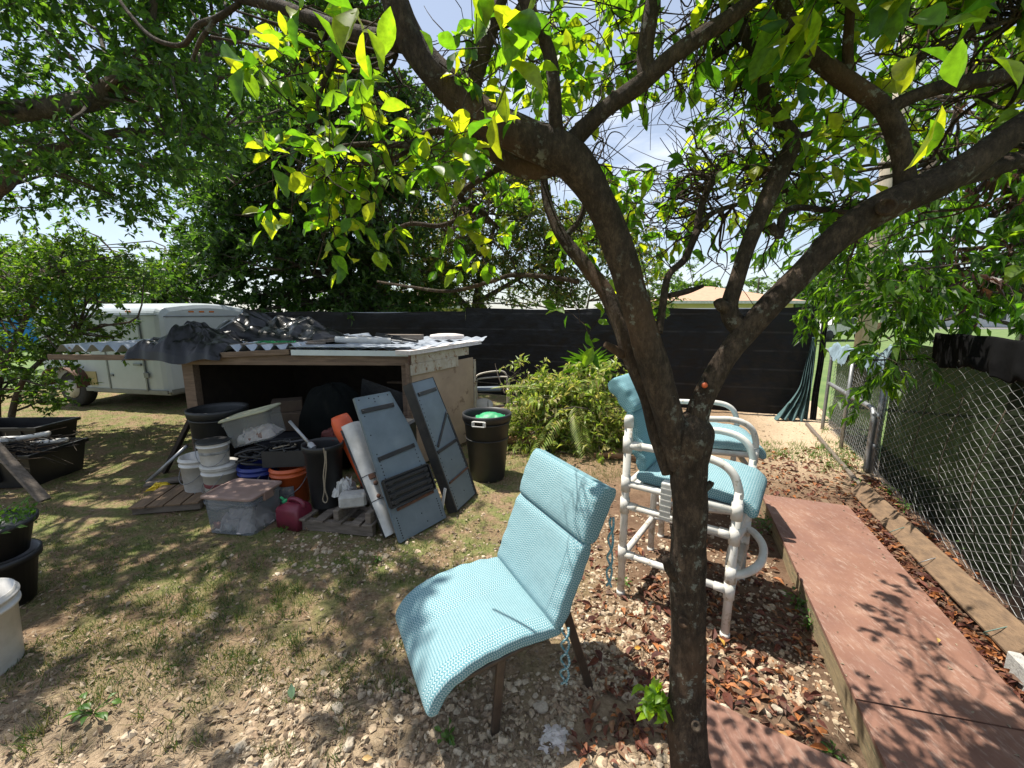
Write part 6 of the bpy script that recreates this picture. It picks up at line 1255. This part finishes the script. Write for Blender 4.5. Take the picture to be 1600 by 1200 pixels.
# leaf litter
XY = np.r_[scat_px(900, 830, 1280, 1200, 1700, rs), scat_px(1180, 700, 1340, 790, 900, rs)]
s_ = rs.uniform(0, 2.6, 2600); tt_ = rs.normal(.72, .075, 2600); lp = np.array([wpt(a-.3, b, 0) for a, b in zip(s_, tt_)])[:, :2]; XY = np.r_[XY, lp, scat_px(1000, 900, 1200, 1100, 400, rs)]
XY = np.r_[XY, np.array([(lambda q: (q.x, q.y))(fl(a, 0, b)) for a, b in zip(rs.uniform(1.2, 3.9, 900), rs.normal(.06, .05, 900))])]; n = len(XY); P = onground(XY, .0); P[:, 2] += rs.uniform(.003, .022, n)
dd = rs.normal(size=(n, 3))*[1, 1, .22]; nn = rs.normal(size=(n, 3))*.38+[0, 0, 1]; L = (.008+rs.gamma(2.2, .014, n)).clip(.008, .075)
stuff('leaf_litter', leaves(P, dd, nn, L, L*rs.uniform(.3, .55, n), T_FULL), LITTER, 'red-brown fallen leaves round the stools and along the boardwalk', 'leaf litter')
XY = np.r_[scat_px(0, 680, 900, 1200, 2600, rs), scat_px(300, 1000, 900, 1200, 500, rs), scat_px(640, 650, 960, 900, 500, rs)]; n = len(XY); P = onground(XY, .004); P[:, 2] += rs.uniform(0, .012, n); L = rs.uniform(.012, .045, n)
stuff('dry_leaves', leaves(P, rs.normal(size=(n, 3))*[1, 1, .2], rs.normal(size=(n, 3))*.4+[0, 0, 1], L, L*rs.uniform(.3, .6, n), T_MID), DRYL, 'pale dry leaf scraps scattered over the thin turf', 'leaf litter')
# sticks and straw
XY = np.r_[scat_px(0, 700, 800, 1200, 2200, rs), scat_px(900, 850, 1340, 1200, 300, rs)]; st = onground(XY, .006); a = rs.uniform(0, 2*pi, len(st)); l_ = rs.uniform(.03, .13, len(st)); en = st+np.c_[np.cos(a)*l_, np.sin(a)*l_, rs.uniform(0, .01, len(st))]
stuff('dry_twigs', sticks(st, en, .0014), M_('straw', (.30, .23, .15), (.18, .13, .09), 9, .9), 'dry grass stalks and twigs lying on the soil', 'twigs')
# grass
def tufts(XY, per, hgt, spread_, r, mat, label, nm='grass', wd_=.0032):
    P = np.repeat(XY, per, 0)+r.normal(size=(len(XY)*per, 2))*spread_; n = len(P); P = np.c_[P, [gz(x, y)-.002 for x, y in P]]
    d = r.normal(size=(n, 3))*[.5, .5, 0]+[0, 0, 1]; h = np.abs(r.normal(1, .35, n))*hgt
    stuff(nm, leaves(P, d, r.normal(size=(n, 3))+[0, 0, .2], h, np.full(n, wd_), T_BLADE), mat, label, 'grass')
XY = scat_px(-60, 640, 760, 1080, 5200, rs); q = np.array([noise.noise(Vector((x*1.3, y*1.3, 2)))+.5*noise.noise(Vector((x*4, y*4, 9))) for x, y in XY]); tufts(XY[q > -.12], 9, .026, .022, rs, GRASSM, 'thin patchy grass over the shaded left half of the yard')
XY = np.r_[scat_px(0, 610, 420, 700, 1200, rs), scat_px(780, 670, 980, 760, 700, rs)]; tufts(XY, 9, .035, .05, rs, GRASSM, 'sparse grass in front of the trailer and the brush pile')
XY = np.r_[scat_px(1190, 690, 1300, 720, 60, rs), scat_px(1280, 640, 1345, 740, 120, rs)]; tufts(XY, 12, .06, .04, rs, WEEDM, 'fresh green weeds at the foot of the gate', wd_=.006)
XY = np.r_[scat_px(230, 870, 560, 1050, 60, rs), scat_px(0, 1080, 560, 1190, 26, rs), scat_px(580, 1000, 720, 1080, 14, rs)]; tufts(XY, 30, .055, .02, rs, GRASSM, 'taller tufts of grass dotted over the bare soil')
XY = np.array([(lambda q: (q.x, q.y))(wpt(a, b, 0)) for a, b in zip(rs.uniform(0, 2.6, 170), np.r_[rs.uniform(.02, .58, 60), np.clip(rs.normal(.56, .03, 60), .4, .6), np.clip(rs.normal(.03, .03, 50), 0, .2)])])
P = np.c_[XY, np.full(len(XY), .143)]; L = rs.uniform(.006, .022, len(XY)); stuff('leaf_debris', leaves(P, rs.normal(size=(len(XY), 3))*[1, 1, .08], rs.normal(size=(len(XY), 3))*.2+[0, 0, 1], L, L*rs.uniform(.25, .5, len(XY)), T_MID), DRYL, 'little dry leaf scraps on the red boardwalk', 'leaf litter')
# broad-leaved weeds
def weed(px, py, n, s, label, spread_=.05, mat=WEEDM, hgt=.10, nm='weed'):
    p = PZ(px, py); r = np.random.default_rng(int(px*7+py)); t = thing(nm, label, 'plant', (p.x, p.y, gz(p.x, p.y)))
    a = r.uniform(0, 2*pi, n); q = r.uniform(0, spread_, n); b0 = np.c_[np.cos(a)*q, np.sin(a)*q, r.uniform(.02, hgt, n)]
    part('foliage', leaves(b0, np.c_[np.cos(a), np.sin(a), r.uniform(-.2, .6, n)], r.normal(size=(n, 3))*.35+[0, 0, 1], r.uniform(.6, 1.2, n)*s, r.uniform(.6, 1.2, n)*s*.55, T_FULL, True), mat, t)
    m = MB(); 
    for i in range(0, n, max(1, n//7)): m.tube([(0, 0, 0), tuple(b0[i]*[.4, .4, .6]), tuple(b0[i])], .0016, 4)
    part('stems', m, WEEDM, t)
weed(1243, 955, 34, .028, 'small leafy weed growing against the edge of the boardwalk', .05)
weed(1262, 985, 22, .022, 'tiny green seedling just below the boardwalk weed', .04)
weed(975, 915, 14, .028, 'little green weed at the foot of the near bar stool', .04, hgt=.04)
weed(700, 1165, 10, .034, 'two-leaved green seedling by the front edge of the chair', .03, hgt=.05)
weed(1412, 800, 24, .03, 'bright green weed growing through the timber edging', .06)
weed(1390, 775, 18, .028, 'fresh weed at the far end of the timber edging', .06)
weed(1345, 765, 20, .03, 'green weed by the gate end of the timber', .07)
weed(1300, 1180, 16, .02, 'small clover sprig at the bottom by the boardwalk', .03, hgt=.03)
weed(1535, 880, 26, .045, 'dim broad-leaved weed behind the fence wires', .12)
weed(590, 880, 30, .018, 'low dark green weed in front of the leaning metal sheets', .04, hgt=.05)
weed(440, 835, 30, .02, 'green weed between the fuel can and the gravel', .06, hgt=.04)
weed(145, 1115, 12, .05, 'long pale weed blades at the bottom left', .10, hgt=.05)
weed(1200, 830, 60, .035, 'dark fern-like weeds in the shadow behind the stool at the boardwalk', .12, hgt=.12)
# bright sprout at the foot of the trunk
p = PZ(1040, 1195); sp_ = thing('citrus_sprout', 'bright lime green leafy sprout at the base of the trunk', 'plant', (.50, 1.20, 0))
r_ = np.random.default_rng(5); n = 62; c0 = np.array(PY(1027, 1095, 1.14))-np.array([.50, 1.20, 0]); b0 = c0+r_.normal(size=(n, 3))*[.026, .02, .026]
part('leaves', leaves(b0, r_.normal(size=(n, 3))*[1, .7, .6]+[-.2, -.2, -.1], r_.normal(size=(n, 3))*.5+[0, -.3, 1], r_.uniform(.028, .055, n), r_.uniform(.015, .028, n), T_FULL, True), leaf_mat('sprout_leaf', [(.14, .28, .015), (.22, .38, .02)], .5, (2.4, 2.2, .5)), sp_)
m = MB(); m.tube([(.09, -.075, c0[2]-.10), (.05, -.04, c0[2]-.06), tuple(c0)], .004, 6); part('stem', m, WEEDM, sp_)
# single large fallen leaves
for i, (px, py, c_, lab) in enumerate([(990, 1016, (.55, .28, .04), 'yellow-orange leaf on the litter left of the trunk'), (1132, 1008, (.58, .33, .06), 'yellow leaf standing by the foot of the near bar stool leg'), (1462, 996, (.60, .40, .12), 'yellow leaf lying alone on the red boardwalk'), (970, 1098, (.34, .26, .18), 'large pale brown curled leaf left of the sprout'), (457, 1095, (.16, .26, .13), 'grey-green leaf standing on the soil at the bottom'), (1325, 770, (.60, .34, .06), 'orange leaf at the far end of the boardwalk'), (566, 1190, (.66, .42, .16), 'yellow leaf at the bottom edge among gravel'), (1232, 1158, (.45, .22, .05), 'brown-orange leaf left of the boardwalk at the bottom')]):
    z = .145 if i == 2 else 0; p = PZ(px, py, z+.01); L = .06 if i in (3, 4) else .038
    solo('fallen_leaf', leaves(np.zeros((1, 3)), np.array([[cos(i*2.1), sin(i*2.1), .15 if i not in (1, 4) else 1.2]]), np.array([[.2, -.5, .8]]), np.array([L]), np.array([L*.5]), T_FULL, True), M_('leaf_colour_%d' % i, c_, None, 30, .6), lab, 'leaf', (p.x, p.y, z+.012 if i == 2 else gz(p.x, p.y)+.016))
# shadowed twigs hanging in the fence
m = MB()
for i in range(5):
    P = [fl(1.6+.35*i, .1+.1*i, .05), fl(1.75+.3*i, .6, .02+.03*i), fl(1.5+.4*i, 1.1, .03)]; m.tube(catmull(P, 5), .003, 5)
solo('dead_vine', m, BARK2, 'thin dead vine stems climbing the chain-link fence', 'vine')
